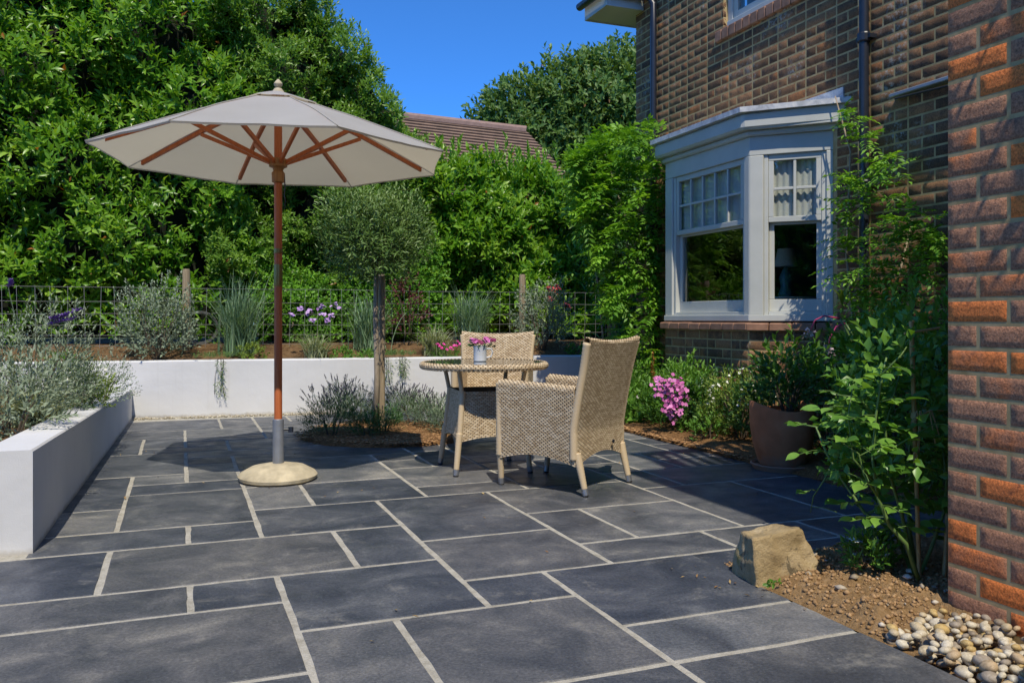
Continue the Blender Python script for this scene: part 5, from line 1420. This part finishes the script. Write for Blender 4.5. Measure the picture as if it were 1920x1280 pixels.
def climber(name, label, pts, dirs, npair, L, size, mat, stems, loc):
    t = empty(name, loc, 0, label, 'climber'); o = np.array(loc)
    p, d, nn, l, tt = sprays(np.array(pts), np.array(dirs), npair, L, size)
    link('foliage', leaf_mesh('foliage', p - o, d, nn, l, l * .36, tint=tt, fold=.15), mat, t)
    for s_ in stems: MB().tube([Vector(q) - Vector(loc) for q in s_], [0.016 * (1 - .7 * i / (len(s_) - 1)) for i in range(len(s_))], 6).build('stem', MT['trunk'], t, smooth=True)
    return t
pts, dirs = [], []
while len(pts) < 1450:
    px = random.uniform(1085, 1246); lo_, hi_ = np.interp(px, [1085, 1110, 1140, 1165, 1190, 1215, 1246], [380, 440, 560, 740, 800, 790, 700]), np.interp(px, [1085, 1120, 1170, 1246], [300, 262, 240, 226])
    py = random.uniform(hi_, lo_); dep = 8.6 + random.random() ** 1.5 * 0.9 - 0.25 * math.sin(px * .08 + py * .05)
    if px > 1215 and 300 < py < 590: dep = max(dep, 8.75)
    l = (px - 960) / 1590 * dep; pts.append((l * C_ + dep * S_, -l * S_ + dep * C_, max(0.05, 1 - (py - 597) * dep / 1590))); dirs.append((-.75 + random.gauss(0, .4), -.5 + random.gauss(0, .4), .15 + random.gauss(0, .35)))
climber('wisteria', 'leafy wisteria cloaking the far corner of the brick house', pts, dirs, 5, 0.22, 0.085, FO['wisteria'], [[(4.7, 8.5, 0), (4.6, 8.6, 1.0), (4.75, 8.5, 2.0), (4.5, 8.7, 3.0)], [(4.6, 8.7, 0), (4.5, 8.8, 1.4), (4.3, 8.9, 2.6)]], (4.6, 8.6, 0))
pts, dirs = [], []
def wall_spray(px, py, out, k=1, sp=12):
    for _ in range(k):
        a = atX(px + random.gauss(0, sp), py + random.gauss(0, sp), WX - out - random.random() * 0.12)
        pts.append((a[0], a[1], max(.05, a[2]))); dirs.append((-.6 + random.gauss(0, .35), -.55 + random.gauss(0, .5), .1 + random.gauss(0, .3)))
for (px, py, k, sp) in [(1590, 225, 12, 12), (1610, 260, 10, 12), (1600, 330, 12, 14), (1590, 390, 14, 14), (1585, 440, 14, 12), (1600, 350, 10, 10), (1650, 320, 16, 16), (1670, 300, 6, 10), (1640, 380, 12, 14), (1580, 470, 6, 10), (1640, 440, 12, 18), (1680, 420, 18, 22), (1720, 430, 22, 24), (1750, 450, 20, 24), (1690, 490, 26, 26), (1740, 500, 24, 26), (1650, 510, 22, 22), (1610, 540, 18, 16), (1580, 530, 12, 12), (1640, 570, 30, 24), (1700, 560, 26, 26), (1660, 630, 26, 26), (1720, 640, 24, 26), (1620, 610, 16, 18)]:
    wall_spray(px, py, 0.1, k, sp)
climber('wall_wisteria', 'wisteria trained beside the black downpipe next to the bay', pts, dirs, 5, 0.19, 0.062, FO['wisteria'], [[(4.8, 5.1, 0), (4.82, 5.12, .9), (4.84, 5.22, 1.5), (4.86, 5.2, 2.3), (4.8, 5.3, 2.75)], [(4.8, 4.95, 0), (4.84, 4.8, 1.0), (4.86, 4.6, 1.7)]], (4.8, 5.1, 0))

# ================================================================== RAISED BED PLANTS
def plant(name, label, cat, loc, group=None): return empty(name, loc, 0, label, cat, group)
def bedz(x, y): return 0.535 + min(0.17, 0.17 * max(0, y - wall_y(x) - .2) / 0.8)
def bp(px, Y): 
    x = atY(px, 600, Y)[0]; return (x, Y, bedz(x, Y))
t = plant('silver_shrub', 'loose grey-leaved shrub in front of the fence post by the planter', 'shrub', bp(295, 9.62))
bush(t, (0, 0, 0.36), (0.36, 0.3, 0.4), 520, 7, (0.045, 0.019), FO['silver'], 0.022, 0.9, stems=14)
for i, (px, h, n, lab) in enumerate([(447, .98, 420, 'tall blue-green grass clump left of the parasol pole'), (692, .8, 260, 'blue-green grass clump behind the olive trunk'), (885, .86, 380, 'blue-green grass clump above the table and its far chair')]):
    t = plant('miscanthus_grass', lab, 'grass', bp(px, 9.72), 'tall grasses in the raised bed'); blades('blades', (0, 0, 0), n, h, 0.42, 0.011, FO['bluegrass'], t, 0.7, 0.07)
for (px, Y, h, n, lab) in [(592, 9.42, .36, 240, 'low pale striped grass tuft under the lilac flowers'), (815, 9.38, .42, 300, 'arching pale striped grass tuft beside the pink flowers')]:
    t = plant('striped_sedge', lab, 'grass', bp(px, Y), 'pale grass tufts in the raised bed'); blades('blades', (0, 0, 0), n, h, 0.36, 0.011, FO['sedge'], t, 0.9, 0.05)
t = plant('society_garlic', 'tall stems with lilac flower heads right of the parasol pole', 'flowers', bp(590, 9.5)); c0 = Vector(bp(590, 9.5)); tips = []
for (px, py) in [(545, 590), (562, 580), (578, 585), (600, 575), (605, 590), (622, 592), (630, 574), (585, 600), (612, 602)]:
    a = Vector(atY(px, py, 9.5)) - c0; tips.append(a)
stalks(t, [(random.gauss(0, .06), 0, 0) for _ in tips], tips, 0.0025)
for a in tips: flowers(t, [tuple(a + Vector((random.gauss(0, .022), random.gauss(0, .022), random.gauss(0, .018)))) for _ in range(9)], 0.022, FL['lilac'], 5, 'flower_head')
t = plant('pinks', 'low cushion of magenta pinks on the wall edge left of the far chair', 'flowers', bp(838, 9.2))
bush(t, (0, 0, .05), (.15, .1, .07), 120, 6, (0.04, 0.006), FO['green'], .008, .8, stems=0)
flowers(t, [tuple(Vector(atY(px, py, 9.12)) - Vector(bp(838, 9.2))) for (px, py) in [(823, 648), (828, 652), (832, 645), (838, 655), (845, 652), (852, 648), (858, 640), (862, 645), (856, 648), (820, 645), (848, 656)] for _ in (0, 1)], 0.024, FL['magenta'], 6)
t = plant('grey_shrub', 'rounded grey-leaved bush between the wicker chairs in the raised bed', 'shrub', bp(1018, 9.45))
bush(t, (0, 0, .36), (.32, .3, .4), 560, 7, (0.036, 0.017), FO['silver'], .02, .9, stems=12)
t = plant('red_rose', 'red roses on tall stems behind the grey bush', 'flowers', bp(1045, 9.75)); c0 = Vector(bp(1045, 9.75))
rt_ = [Vector(atY(px, py, 9.7)) - c0 for (px, py) in [(1033, 543), (1045, 540), (1032, 560), (1063, 572), (1040, 548)]]
stalks(t, [(0, 0, 0)] * 5, rt_, .004)
for a in rt_: flowers(t, [tuple(a + Vector((random.gauss(0, .014), random.gauss(0, .014), random.gauss(0, .014)))) for _ in range(7)], .04, FL['red'], 7, 'rose_flower')
bush(t, (.05, 0, .6), (.2, .15, .2), 30, 5, (.05, .03), FO['green'], .02, stems=0)
t = plant('purple_shrub', 'plum-leaved shrub against the fence right of the olive trunk', 'shrub', bp(765, 9.85))
bush(t, (0, 0, .45), (.2, .12, .35), 90, 6, (.045, .026), FO['purple_leaf'], .02, .8, stems=6)
# trailing rosemary over the wall
for (px, lab, top, bot) in [(415, 'trailing rosemary hanging down the white wall left of the parasol pole', 672, 738), (722, 'trailing rosemary hanging beside the olive trunk', 668, 735), (752, 'short trailing rosemary hanging right of the olive trunk', 668, 712)]:
    x = atY(px, 670, 9.1)[0]; y = wall_y(x); t = plant('trailing_rosemary', lab, 'plant', (x, y, .575), 'rosemary trailing over the wall')
    Pp, Dd = [], []
    ln = (bot - top) / 1590 * 9.6
    for s_ in (-.03, .0, .028):
        L_ = ln * random.uniform(.65, 1.0); mb = MB(); mb.tube([(s_ * .5, .12, .0), (s_, -.012, .01), (s_ + random.gauss(0, .012), -.02, -L_ * .5), (s_ + random.gauss(0, .015), -.015, -L_)], .003, 4); mb.build('stem', MT['twig'], t)
        for q in np.linspace(0.05, 1, 10): Pp.append((s_ + random.gauss(0, .01), -.025, -L_ * q + .02)); Dd.append((random.gauss(0, .3), -.4, -.5))
    for _ in range(60): Pp.append((random.gauss(0, .12), .1 + random.gauss(0, .05), .02)); Dd.append((random.gauss(0, .4), random.gauss(0, .4), .8))
    p, d, nn, l, tt = shoots(Pp, Dd, 7, .008, .8, (.035, .007)); link('foliage', leaf_mesh('foliage', p, d, nn, l, l * .22, tint=tt), FO['olive'], t)
for (px, Y, r_, lab, m) in [(470, 9.5, .16, 'low lime-green groundcover at the foot of the tall grass clump', 'lime'), (120, 9.35, .11, 'small leafy green plant in the bare soil near the wall\'s left end', 'green'), (640, 9.3, .12, 'mat of low green groundcover between the striped tufts', 'green'), (690, 9.22, .1, 'dark green mat spilling at the wall edge by the olive trunk', 'green'), (1085, 9.2, .12, 'ragged green plant beside the near chair\'s back', 'green')]:
    b = bp(px, Y); t = plant('groundcover', lab, 'plant', b); bush(t, (0, 0, r_ * .4), (r_, r_ * .8, r_ * .55), 70, 5, (.04, .02), FO[m], .01, .5, stems=0)

# ================================================================== TREE BED: LAVENDER
def lavender(name, label, x, y, r_, h, spikes, mat='lavender', zb=.03, group='lavender in the round bed'):
    t = plant(name, label, 'lavender', (x, y, zb), group)
    bush(t, (0, 0, h * .42), (r_, r_, h * .5), int(240 * r_ / .17), 8, (.045, .006), FO[mat], .012, 1.1, stems=5, fold=.05)
    if spikes:
        rts, tps = [], []
        for _ in range(spikes):
            a = random.random() * 6.28; q = r_ * random.random() ** .5; rts.append((q * .5 * math.cos(a), q * .5 * math.sin(a), h * .5)); k = random.uniform(1.0, 1.75); tps.append((q * 1.25 * math.cos(a) * k * .8, q * 1.25 * math.sin(a) * k * .8, h * random.uniform(.95, 1.4)))
        stalks(t, rts, tps, .0014)
        Pp = np.array([tuple(Vector(a).lerp(Vector(b), f)) for a, b in zip(rts, tps) for f in (.84, .88, .92, .96, 1.0)]); 
        p, d, nn, l, tt = shoots(Pp, np.tile([0, 0, 1.], (len(Pp), 1)), 4, .002, .7, (.014, .007)); link('flower_spikes', leaf_mesh('flower_spikes', p, d, nn, l, l * .6, tint=tt), FL['spike'], t)
    return t
for (px, py, r_, h, sp, mat, lab) in [(622, 822, .2, .3, 46, 'dark', 'dark lavender with faded spikes at the front left of the round bed'), (672, 798, .19, .26, 26, 'lavender', 'pale lavender clump just left of the olive trunk'), (720, 816, .12, .17, 4, 'dark', 'small dark lavender in front of the olive trunk'),
                                 (775, 800, .2, .25, 40, 'lavender', 'spreading lavender with faded spikes right of the olive trunk'), (815, 806, .17, .23, 34, 'lavender', 'lavender at the right end of the round bed beside the table'), (640, 786, .15, .3, 26, 'lavender', 'tall lavender at the back left of the round bed, near the wall'), (745, 790, .2, .26, 30, 'lavender', 'lavender directly behind the olive trunk'), (840, 818, .13, .18, 16, 'lavender', 'low lavender half hidden behind the table legs'), (690, 824, .1, .14, 0, 'dark', 'tiny dark lavender cushion on the bare mulch')]:
    x, y = gp(px, py); lavender('lavender', lab, x, y, r_, h, sp, mat)

# ================================================================== LEFT PLANTER
def pp_(px, py, z=0.4): x, y = gp(px, py, z); return (x, y, z)
def ground_pl(x, y): return planter_top(y) - .05
for (px, Y, dx, r3, n, sz, mat, lab, up) in [(60, 6.6, 0, (.42, .4, .42), 520, (.045, .012), 'silver', 'tall silver-leaved bush at the picture\'s left edge', 1.0), (20, 5.3, 0, (.27, .3, .22), 300, (.05, .014), 'silver', 'low felted silver plant at the planter\'s near corner', .6),
                                       (108, 6.7, 0, (.25, .3, .2), 330, (.035, .01), 'lavender', 'grey-green cushion plant midway along the planter', .6), (185, 7.6, 0, (.26, .34, .22), 320, (.03, .009), 'silver', 'silver mound at the far end of the planter', .7)]:
    x = atY(px, 700, Y)[0]; t = plant('silver_bush', lab, 'shrub', (x, Y, ground_pl(x, Y))); bush(t, (0, 0, r3[2] * .75), r3, n, 7, sz, FO[mat], .016, up, stems=8)
x = atY(158, 720, 6.9)[0]; t = plant('white_daisy_bush', 'bushy plant dotted with small white flowers in the planter', 'shrub', (x, 6.9, ground_pl(x, 6.9)))
bush(t, (0, 0, .15), (.2, .26, .17), 260, 6, (.035, .012), FO['lime'], .014, .7, stems=6)
P, U = dome_points((0, 0, .16), (.22, .28, .19), 46, .05, .1); flowers(t, [tuple(q) for q in P], .013, FL['white'], 5)
x = atY(60, 760, 5.9)[0]; t = plant('striped_sedge', 'arching pale striped grass tuft in the left planter', 'grass', (x, 5.9, ground_pl(x, 5.9)), 'pale grass tufts in the planter'); blades('blades', (0, 0, 0), 330, .34, .38, .01, FO['sedge'], t, .9, .05)
x0_, _, _ = atY(60, 640, 6.6); t = plant('purple_sage', 'silver stems ending in drooping purple flower spikes above the planter', 'flowers', (x0_, 6.6, .45))
c0 = Vector((x0_, 6.6, .45))
for (a, b, c_) in [((70, 640), (95, 605), (150, 582)), ((60, 650), (85, 612), (138, 600)), ((70, 645), (90, 600), (128, 592)), ((20, 560), (16, 540), (20, 530))]:
    q = [Vector(atY(*v, 6.55)) - c0 for v in (a, b, c_)]; MB().tube([(0, 0, .1), *q], [.003, .003, .0025, .0015], 5).build('stem', FO['silver'], t)
    Pp = [q[1].lerp(q[2], f) for f in np.linspace(.1, 1, 14)]
    p, d, nn, l, tt = shoots([tuple(v) for v in Pp], np.tile([.3, 0, 1.], (14, 1)), 6, .002, .9, (.03, .012)); link('flower_spike', leaf_mesh('flower_spike', p, d, nn, l, l * .5, tint=tt), FL['purple'], t)

# ================================================================== RIGHT-HAND BED
def rbp(px, X): q = atX(px, 700, X); return (X, q[1], .03)
t = plant('pink_phlox', 'pink-flowered phlox with lush green leaves below the bay', 'flowers', rbp(1268, 4.08)); c0 = Vector(rbp(1268, 4.08))
bush(t, (.0, 0, .22), (.28, .28, .26), 420, 7, (.06, .014), FO['green'], .016, .9, stems=8)
for (px, py, s_, k) in [(1250, 725, 10, 26), (1262, 745, 12, 34), (1275, 722, 8, 22), (1255, 765, 10, 22), (1266, 780, 8, 12), (1240, 740, 10, 14), (1237, 708, 4, 6), (1242, 728, 8, 10), (1280, 742, 8, 10)]:
    q = []
    for _ in range(k):
        d = 7.05 + random.gauss(0, .04); u, v = px + random.gauss(0, s_), py + random.gauss(0, s_); l = (u - 960) / 1590 * d; q.append(tuple(Vector((l * C_ + d * S_, -l * S_ + d * C_, 1 - (v - 597) * d / 1590)) - c0))
    flowers(t, q, .021, FL['pink'], 5, 'flower_head', updir=(-.5, -.7, .4))
t = plant('hosta_clump', 'broad-leaved green clump behind the near chair', 'plant', rbp(1188, 3.95)); bush(t, (0, 0, .12), (.2, .2, .16), 110, 5, (.11, .045), FO['green'], .012, .8, stems=3)
flowers(t, [(-.16, -.1, .22), (-.14, -.12, .21), (-.18, -.1, .2), (-.05, -.16, .25)], .02, FL['blush'], 5)
t = plant('foxglove', 'orange-brown foxglove spike at the corner of the bay', 'flowers', rbp(1224, 4.25)); stalks(t, [(0, 0, 0)] * 3, [(0, 0, .62), (-.08, 0, .42), (.1, .05, .4)], .004)
p, d, nn, l, tt = shoots([(random.gauss(0, .008), random.gauss(0, .008), z) for z in np.linspace(.34, .62, 28)], np.tile([0, 0, 1.], (28, 1)), 5, .003, 1.2, (.026, .013)); link('flower_spike', leaf_mesh('flower_spike', p, d, nn, l, l * .6, tint=tt), FL['orange'], t)
bush(t, (0, 0, .16), (.14, .14, .2), 120, 5, (.06, .022), FO['green'], .02, .9, stems=0)
t = plant('fern_clump', 'light green leafy plant against the brick base of the bay', 'plant', rbp(1296, 4.27)); bush(t, (0, .1, .36), (.14, .14, .22), 130, 6, (.055, .028), FO['green'], .016, .9, stems=6)
t = plant('white_flower_shrub', 'yellow-green shrub with tiny white flowers left of the pot', 'shrub', rbp(1385, 4.12)); bush(t, (.02, .0, .26), (.27, .28, .27), 420, 6, (.032, .016), FO['lime'], .018, .8, stems=10)
P, U = dome_points((.02, .0, .28), (.28, .29, .27), 60, .0, .15); flowers(t, [tuple(v) for v in P], .014, FL['white'], 5)
for (px, py, lab) in [(1325, 3.86, 'low green tuft at the edge of the bark mulch'), (1345, 4.2, 'dark leafy plant under the bay between phlox and pot'), (1165, 4.0, 'tall leafy plant under the wisteria'), (1205, 4.3, 'mixed greenery at the foot of the wisteria'), (1310, 4.1, 'fine green mound right of the pink phlox'), (1425, 4.2, 'dark greenery just left of the terracotta pot')]:
    b = rbp(px, py); k = .8 if py < 3.9 else 1.9; t = plant('bed_plant', lab, 'plant', b); bush(t, (0, 0, .12 * k), (.12 * k, .12 * k, .14 * k), int(70 * k * k), 5, (.055, .02), FO['dark' if 'dark' in lab else 'green'], .014, .9, stems=3)
# exotic plant with pink arching stems
t = plant('pink_stemmed_plant', 'plant with arching pink stems and white drooping flowers before the bay', 'plant', (4.3, 4.75, .03)); c0 = Vector((4.3, 4.75, .03))
def P_(px, py, d): l = (px - 960) / 1590 * d; return Vector((l * C_ + d * S_, -l * S_ + d * C_, 1 - (py - 597) * d / 1590)) - c0
for pts_ in ([(1610, 670), (1590, 625), (1575, 597), (1545, 592), (1528, 600), (1520, 618)], [(1625, 670), (1600, 630), (1585, 606), (1568, 612), (1555, 635), (1553, 655)]):
    Q = [P_(*q, 5.8) for q in pts_]; MB().tube(Q[2:], [.006, .006, .005, .004], 6).build('arching_stem', MT['pinkstem'], t, smooth=True); MB().tube([Q[0] + Vector((0, 0, -.5)), *Q[:3]], [.009, .009, .008, .007], 6).build('stalk', MT['greenstem'], t, smooth=True)
    flowers(t, [tuple(Q[-1] + Vector((random.gauss(0, .02), 0, random.gauss(0, .02) - .02))) for _ in range(5)], .05, FL['blush'], 3, updir=(0, -.5, -.5))
p, d, nn, l, tt = shoots([tuple(P_(1580, 580, 5.8))], [(-.2, -.2, 1)], 5, .01, .5, (.16, .03)); link('upright_leaves', leaf_mesh('upright_leaves', p, d, nn, l, l * .18, tint=tt), FO['lime'], t)
bush(t, (0, 0, .38), (.36, .3, .4), 260, 6, (.07, .026), FO['dark'], .02, .6, stems=8)
# shade planting between the pot and the wing
for (x, y, r3, n, m, lab) in [(4.0, 3.75, (.45, .45, .55), 420, 'green', 'broad leafy shrub in the shade behind the rose'), (4.45, 4.35, (.3, .35, .5), 260, 'dark', 'dark green shrub at the foot of the trained wisteria'), (4.0, 3.0, (.6, .45, .55), 320, 'dark', 'deep green shrub in the shaded corner behind the bamboo cane')]:
    t = plant('shade_shrub', lab, 'shrub', (x, y, 0)); bush(t, (0, 0, r3[2] * .9), r3, n, 6, (.08, .034), FO[m], .022, .6, stems=8)

# ================================================================== ROSE WITH SINGLE LEAVES
rose = plant('rose_bush', 'tall rose bush with light green leaves beside the red brick corner', 'rose', (2.62, 2.52, 0.02)); c0 = Vector(rose.location)
def RP(px, py, d): l = (px - 960) / 1590 * d; return Vector((l * C_ + d * S_, -l * S_ + d * C_, 1 - (py - 597) * d / 1590)) - c0
stems = [[(1722, 1085), (1700, 1020), (1668, 985), (1645, 930), (1636, 860), (1642, 780), (1655, 700), (1662, 670)], [(1722, 1085), (1745, 1030), (1770, 960), (1775, 900), (1765, 820)], [(1715, 1085), (1680, 1000), (1620, 960), (1580, 900), (1550, 850), (1530, 800), (1500, 795)],
         [(1720, 1085), (1705, 990), (1700, 900), (1710, 800), (1725, 720), (1735, 660)], [(1640, 860), (1690, 830), (1740, 800), (1760, 790)], [(1636, 900), (1600, 860), (1590, 780), (1600, 720)], [(1715, 1080), (1690, 960), (1665, 880), (1660, 800), (1690, 690)], [(1560, 870), (1545, 900), (1525, 930), (1520, 960)], [(1645, 930), (1620, 890), (1610, 850), (1580, 830)], [(1700, 900), (1730, 880), (1755, 850)], [(1642, 780), (1610, 745), (1570, 740)], [(1655, 700), (1690, 665), (1700, 650)]]
lm = []
for k in range(3):
    rr2 = random.Random(k); V = [(0, 0, 0)]; F = []
    prof = [(.12, .24), (.3, .4), (.5, .46), (.7, .37), (.87, .18)]
    for (y, w_) in prof:
        z = .1 * w_ - .12 * y * y; V += [(-w_ * .72, y + rr2.uniform(-.02, .02), z + .04), (0, y, z - .04 * (1 - y)), (w_ * .72, y + rr2.uniform(-.02, .02), z + .04)]
    V.append((0, 1.0, -.16)); n = len(prof)
    F3 = [(0, 2, 1), (0, 3, 2)]; 
    for i in range(n - 1):
        a = 1 + 3 * i; F3 += [(a, a+1, a+4), (a, a+4, a+3), (a+1, a+2, a+5), (a+1, a+5, a+4)]
    a = 1 + 3 * (n - 1); F3 += [(a, a+1, 3*n+1), (a+1, a+2, 3*n+1)]
    for tn in (0.2, .5, .75, .95):
        me = np_mesh('leaf', V, F3, np.full(len(V), tn), smooth=True); me.materials.append(FO['rose']); lm.append(me)
nleaf = 0
for si, s_ in enumerate(stems):
    d0 = [3.1, 3.22, 3.25, 3.3, 3.08, 3.12, 3.2, 3.45, 3.08, 3.2, 3.12, 3.08][si]; Q = [RP(x, y, d0 + (.05 if si == 2 else .0) * i) for i, (x, y) in enumerate(s_)]
    r0 = .0085 if si in (0, 1, 2, 3, 6) else .0045
    MB().tube(Q, [r0 * (1 - .6 * i / (len(Q) - 1)) for i in range(len(Q))], 7).build('stem', MT['greenstem'], rose, smooth=True)
    lens = [(b - a).length for a, b in zip(Q, Q[1:])]; tot = sum(lens); nsp = max(3, int(tot / .06))
    for j in range(nsp):
        s = tot * (0.22 + .78 * (j + .5) / nsp) if si in (0, 1, 2, 3, 6) else tot * (j + .7) / nsp
        i = 0
        while i < len(lens) - 1 and s > lens[i]: s -= lens[i]; i += 1
        p = Q[i].lerp(Q[i+1], min(1, s / lens[i])); a = j * 2.4 + si; dr = Vector((math.cos(a), math.sin(a) * .8 - .25, random.uniform(-.1, .5))).normalized()
        L_ = random.uniform(.07, .12); e = p + dr * L_ - Vector((0, 0, L_ * .15)); MB().tube([p, p.lerp(e, .5) + Vector((0, 0, .008)), e], .0016, 4, False).build('leaf_stalk', MT['greenstem'], rose)
        sdv = dr.cross(Vector((0, 0, 1))).normalized()
        for (f, sg) in ((1.0, 0), (.62, 1), (.62, -1), (.3, 1), (.3, -1)):
            if f < .5 and random.random() < .45: continue
            if nleaf >= 300: continue
            q = p.lerp(e, f); dd = (dr * (1 if sg == 0 else .5) + sdv * sg * .9 + Vector((0, 0, random.uniform(-.35, .15)))).normalized()
            up = Vector((random.gauss(0, .3), random.gauss(-.25, .3), 1)); xx = dd.cross(up).normalized(); zz = xx.cross(dd)
            sz = random.uniform(.045, .074) * (1.15 if sg == 0 else .9)
            M_ = Matrix((xx, dd, zz)).transposed().to_4x4(); o = link('leaf', random.choice(lm), None, rose); o.matrix_local = Matrix.Translation(q) @ M_ @ Matrix.Scale(sz, 4); nleaf += 1
bush(rose, (.1, .12, .55), (.22, .22, .42), 190, 5, (.055, .032), FO['green'], .02, .4, stems=0, name='inner_foliage')
bush(rose, (-.05, -.0, .6), (.2, .18, .34), 120, 5, (.052, .03), FO['rose'], .03, .4, stems=0, name='outer_foliage', shell=.9)
# small plant by the boulder
x, y = gp(1640, 1085); t = plant('knautia', 'small flowering plant beside the boulder with pale blue heads', 'plant', (x, y, .03))
bush(t, (0, .02, .055), (.1, .07, .065), 80, 5, (.05, .012), FO['green'], .01, .7, stems=3)
fp = [(-.02, .0, .19), (.0, .01, .2), (.015, 0, .185), (-.09, .0, .12), (-.1, .01, .13), (-.01, .0, .175)]
stalks(t, [(0, 0, .03)] * 6, fp, .0016); flowers(t, fp[:3] * 3, .014, FL['lilac'], 6); flowers(t, fp[3:], .014, FL['white'], 5)
x, y = gp(1443, 1108); t = plant('seedling', 'tiny green weed at the foot of the boulder', 'plant', (x + .02, y, .01)); bush(t, (0, 0, .012), (.02, .015, .01), 8, 3, (.022, .013), FO['green'], .004, .4, stems=0)

# a little litter blown on to the slabs
lp = [(random.uniform(-.5, 3.4), random.uniform(2.4, 7.5)) for _ in range(46)] + [(random.gauss(2.0, .12), random.uniform(2.2, 3.2)) for _ in range(16)] + [(3.5 + random.gauss(0, .12), random.uniform(4.9, 8.0)) for _ in range(24)]
lp = [q for q in lp if not (q[0] > 2.0 and q[1] < 2.95)]; n_ = len(lp)
ft = link('fallen_leaves', leaf_mesh('fallen_leaves', np.c_[np.array(lp), np.full(n_, .004)], np.c_[rng.normal(0, 1, n_), rng.normal(0, 1, n_), np.full(n_, .12)], np.c_[rng.normal(0, .2, n_), rng.normal(0, .2, n_), np.ones(n_)], rng.uniform(.012, .03, n_), rng.uniform(.006, .013, n_), curl=-.1), tinted('dry_leaf', (0.2, 0.1, 0.035), (0.42, 0.3, 0.12), 0.8))
tag(ft, 'scattered dry leaves and petals on the slabs', 'leaves', kind='stuff')

# ================================================================== beside the viewer: what shades the red corner
wb = empty('water_butt', (2.1, 0.66, 0), 0, 'oak barrel water butt against the red brick wing, beside the viewer', 'barrel')
for k in range(18):
    a = k * 2 * math.pi / 18; mb = MB(); hw = 0.053
    for (r_, z) in ((0.25, 0.0), (0.285, 0.35), (0.30, 0.62), (0.285, 0.9), (0.25, 1.22)):
        for (dr, sg) in ((0, -1), (0, 1), (-.025, 1), (-.025, -1)): mb.v.append(((r_ + dr) * math.cos(a) - sg * hw * r_ / .31 * math.sin(a), (r_ + dr) * math.sin(a) + sg * hw * r_ / .31 * math.cos(a), z))
    for j in range(4): mb.f += [(j*4 + q, j*4 + (q+1) % 4, (j+1)*4 + (q+1) % 4, (j+1)*4 + q) for q in range(4)]
    mb.f += [(3, 2, 1, 0), (16, 17, 18, 19)]; mb.build('stave', MT['post'], wb)
for (r_, z) in ((0.268, 0.12), (0.298, 0.42), (0.298, 0.8), (0.268, 1.1)): MB().lathe([(r_ + .004, z - .02), (r_ + .006, z), (r_ + .004, z + .02)], 36).build('hoop', MT['iron'], wb)
MB().lathe([(0.0, 1.19), (0.235, 1.19)], 30).build('lid', MT['post'], wb)
pts, dirs = [], []
for _ in range(8):
    dl_ = random.uniform(.03, .11); pts.append((2.43 - dl_, random.uniform(0.9, 1.62), random.uniform(1.75, 3.1))); dirs.append((-.5 + random.gauss(0, .3), random.gauss(0, .6), random.gauss(0, .5)))
climber('climbing_rose', 'climbing stems on the red wing just outside the view', pts, dirs, 2, 0.12, 0.06, FO['rose'], [[(2.38, 1.1, 0), (2.38, 1.15, 1.2), (2.36, 1.3, 2.2), (2.38, 1.5, 3.0)], [(2.38, 1.1, 1.2), (2.35, 1.45, 2.0), (2.37, 1.6, 2.5)]], (2.38, 1.1, 0))

# ================================================================== beyond the frame: what the windows mirror
hedge('boundary_hedge', 'tall boundary trees behind the viewer, mirrored in the bay panes', 'hedge', -20.0, 0.0, -8.0, 1.0, 0.0, lambda x: 6.6 + 0.5 * np.sin(1.3 * x), 2600, 100, 6, (.26, .12), .07, FO['laurel'], 5.0, .5, 0.2, 0.7, trunks=5, side=False)
bh = [o for o in col.objects if o.name.startswith('boundary_hedge')][0]; bh.rotation_euler = (0, 0, math.pi); bh.location = (-10.0, -8.5, 0)
for o in col.objects:
    if o.parent and o.type == 'MESH' and o.name.split('.')[0] in ('flowers', 'flower_spikes', 'flower_spike', 'blades', 'stalks', 'flower_head', 'upright_leaves'): o['kind'] = 'stuff'
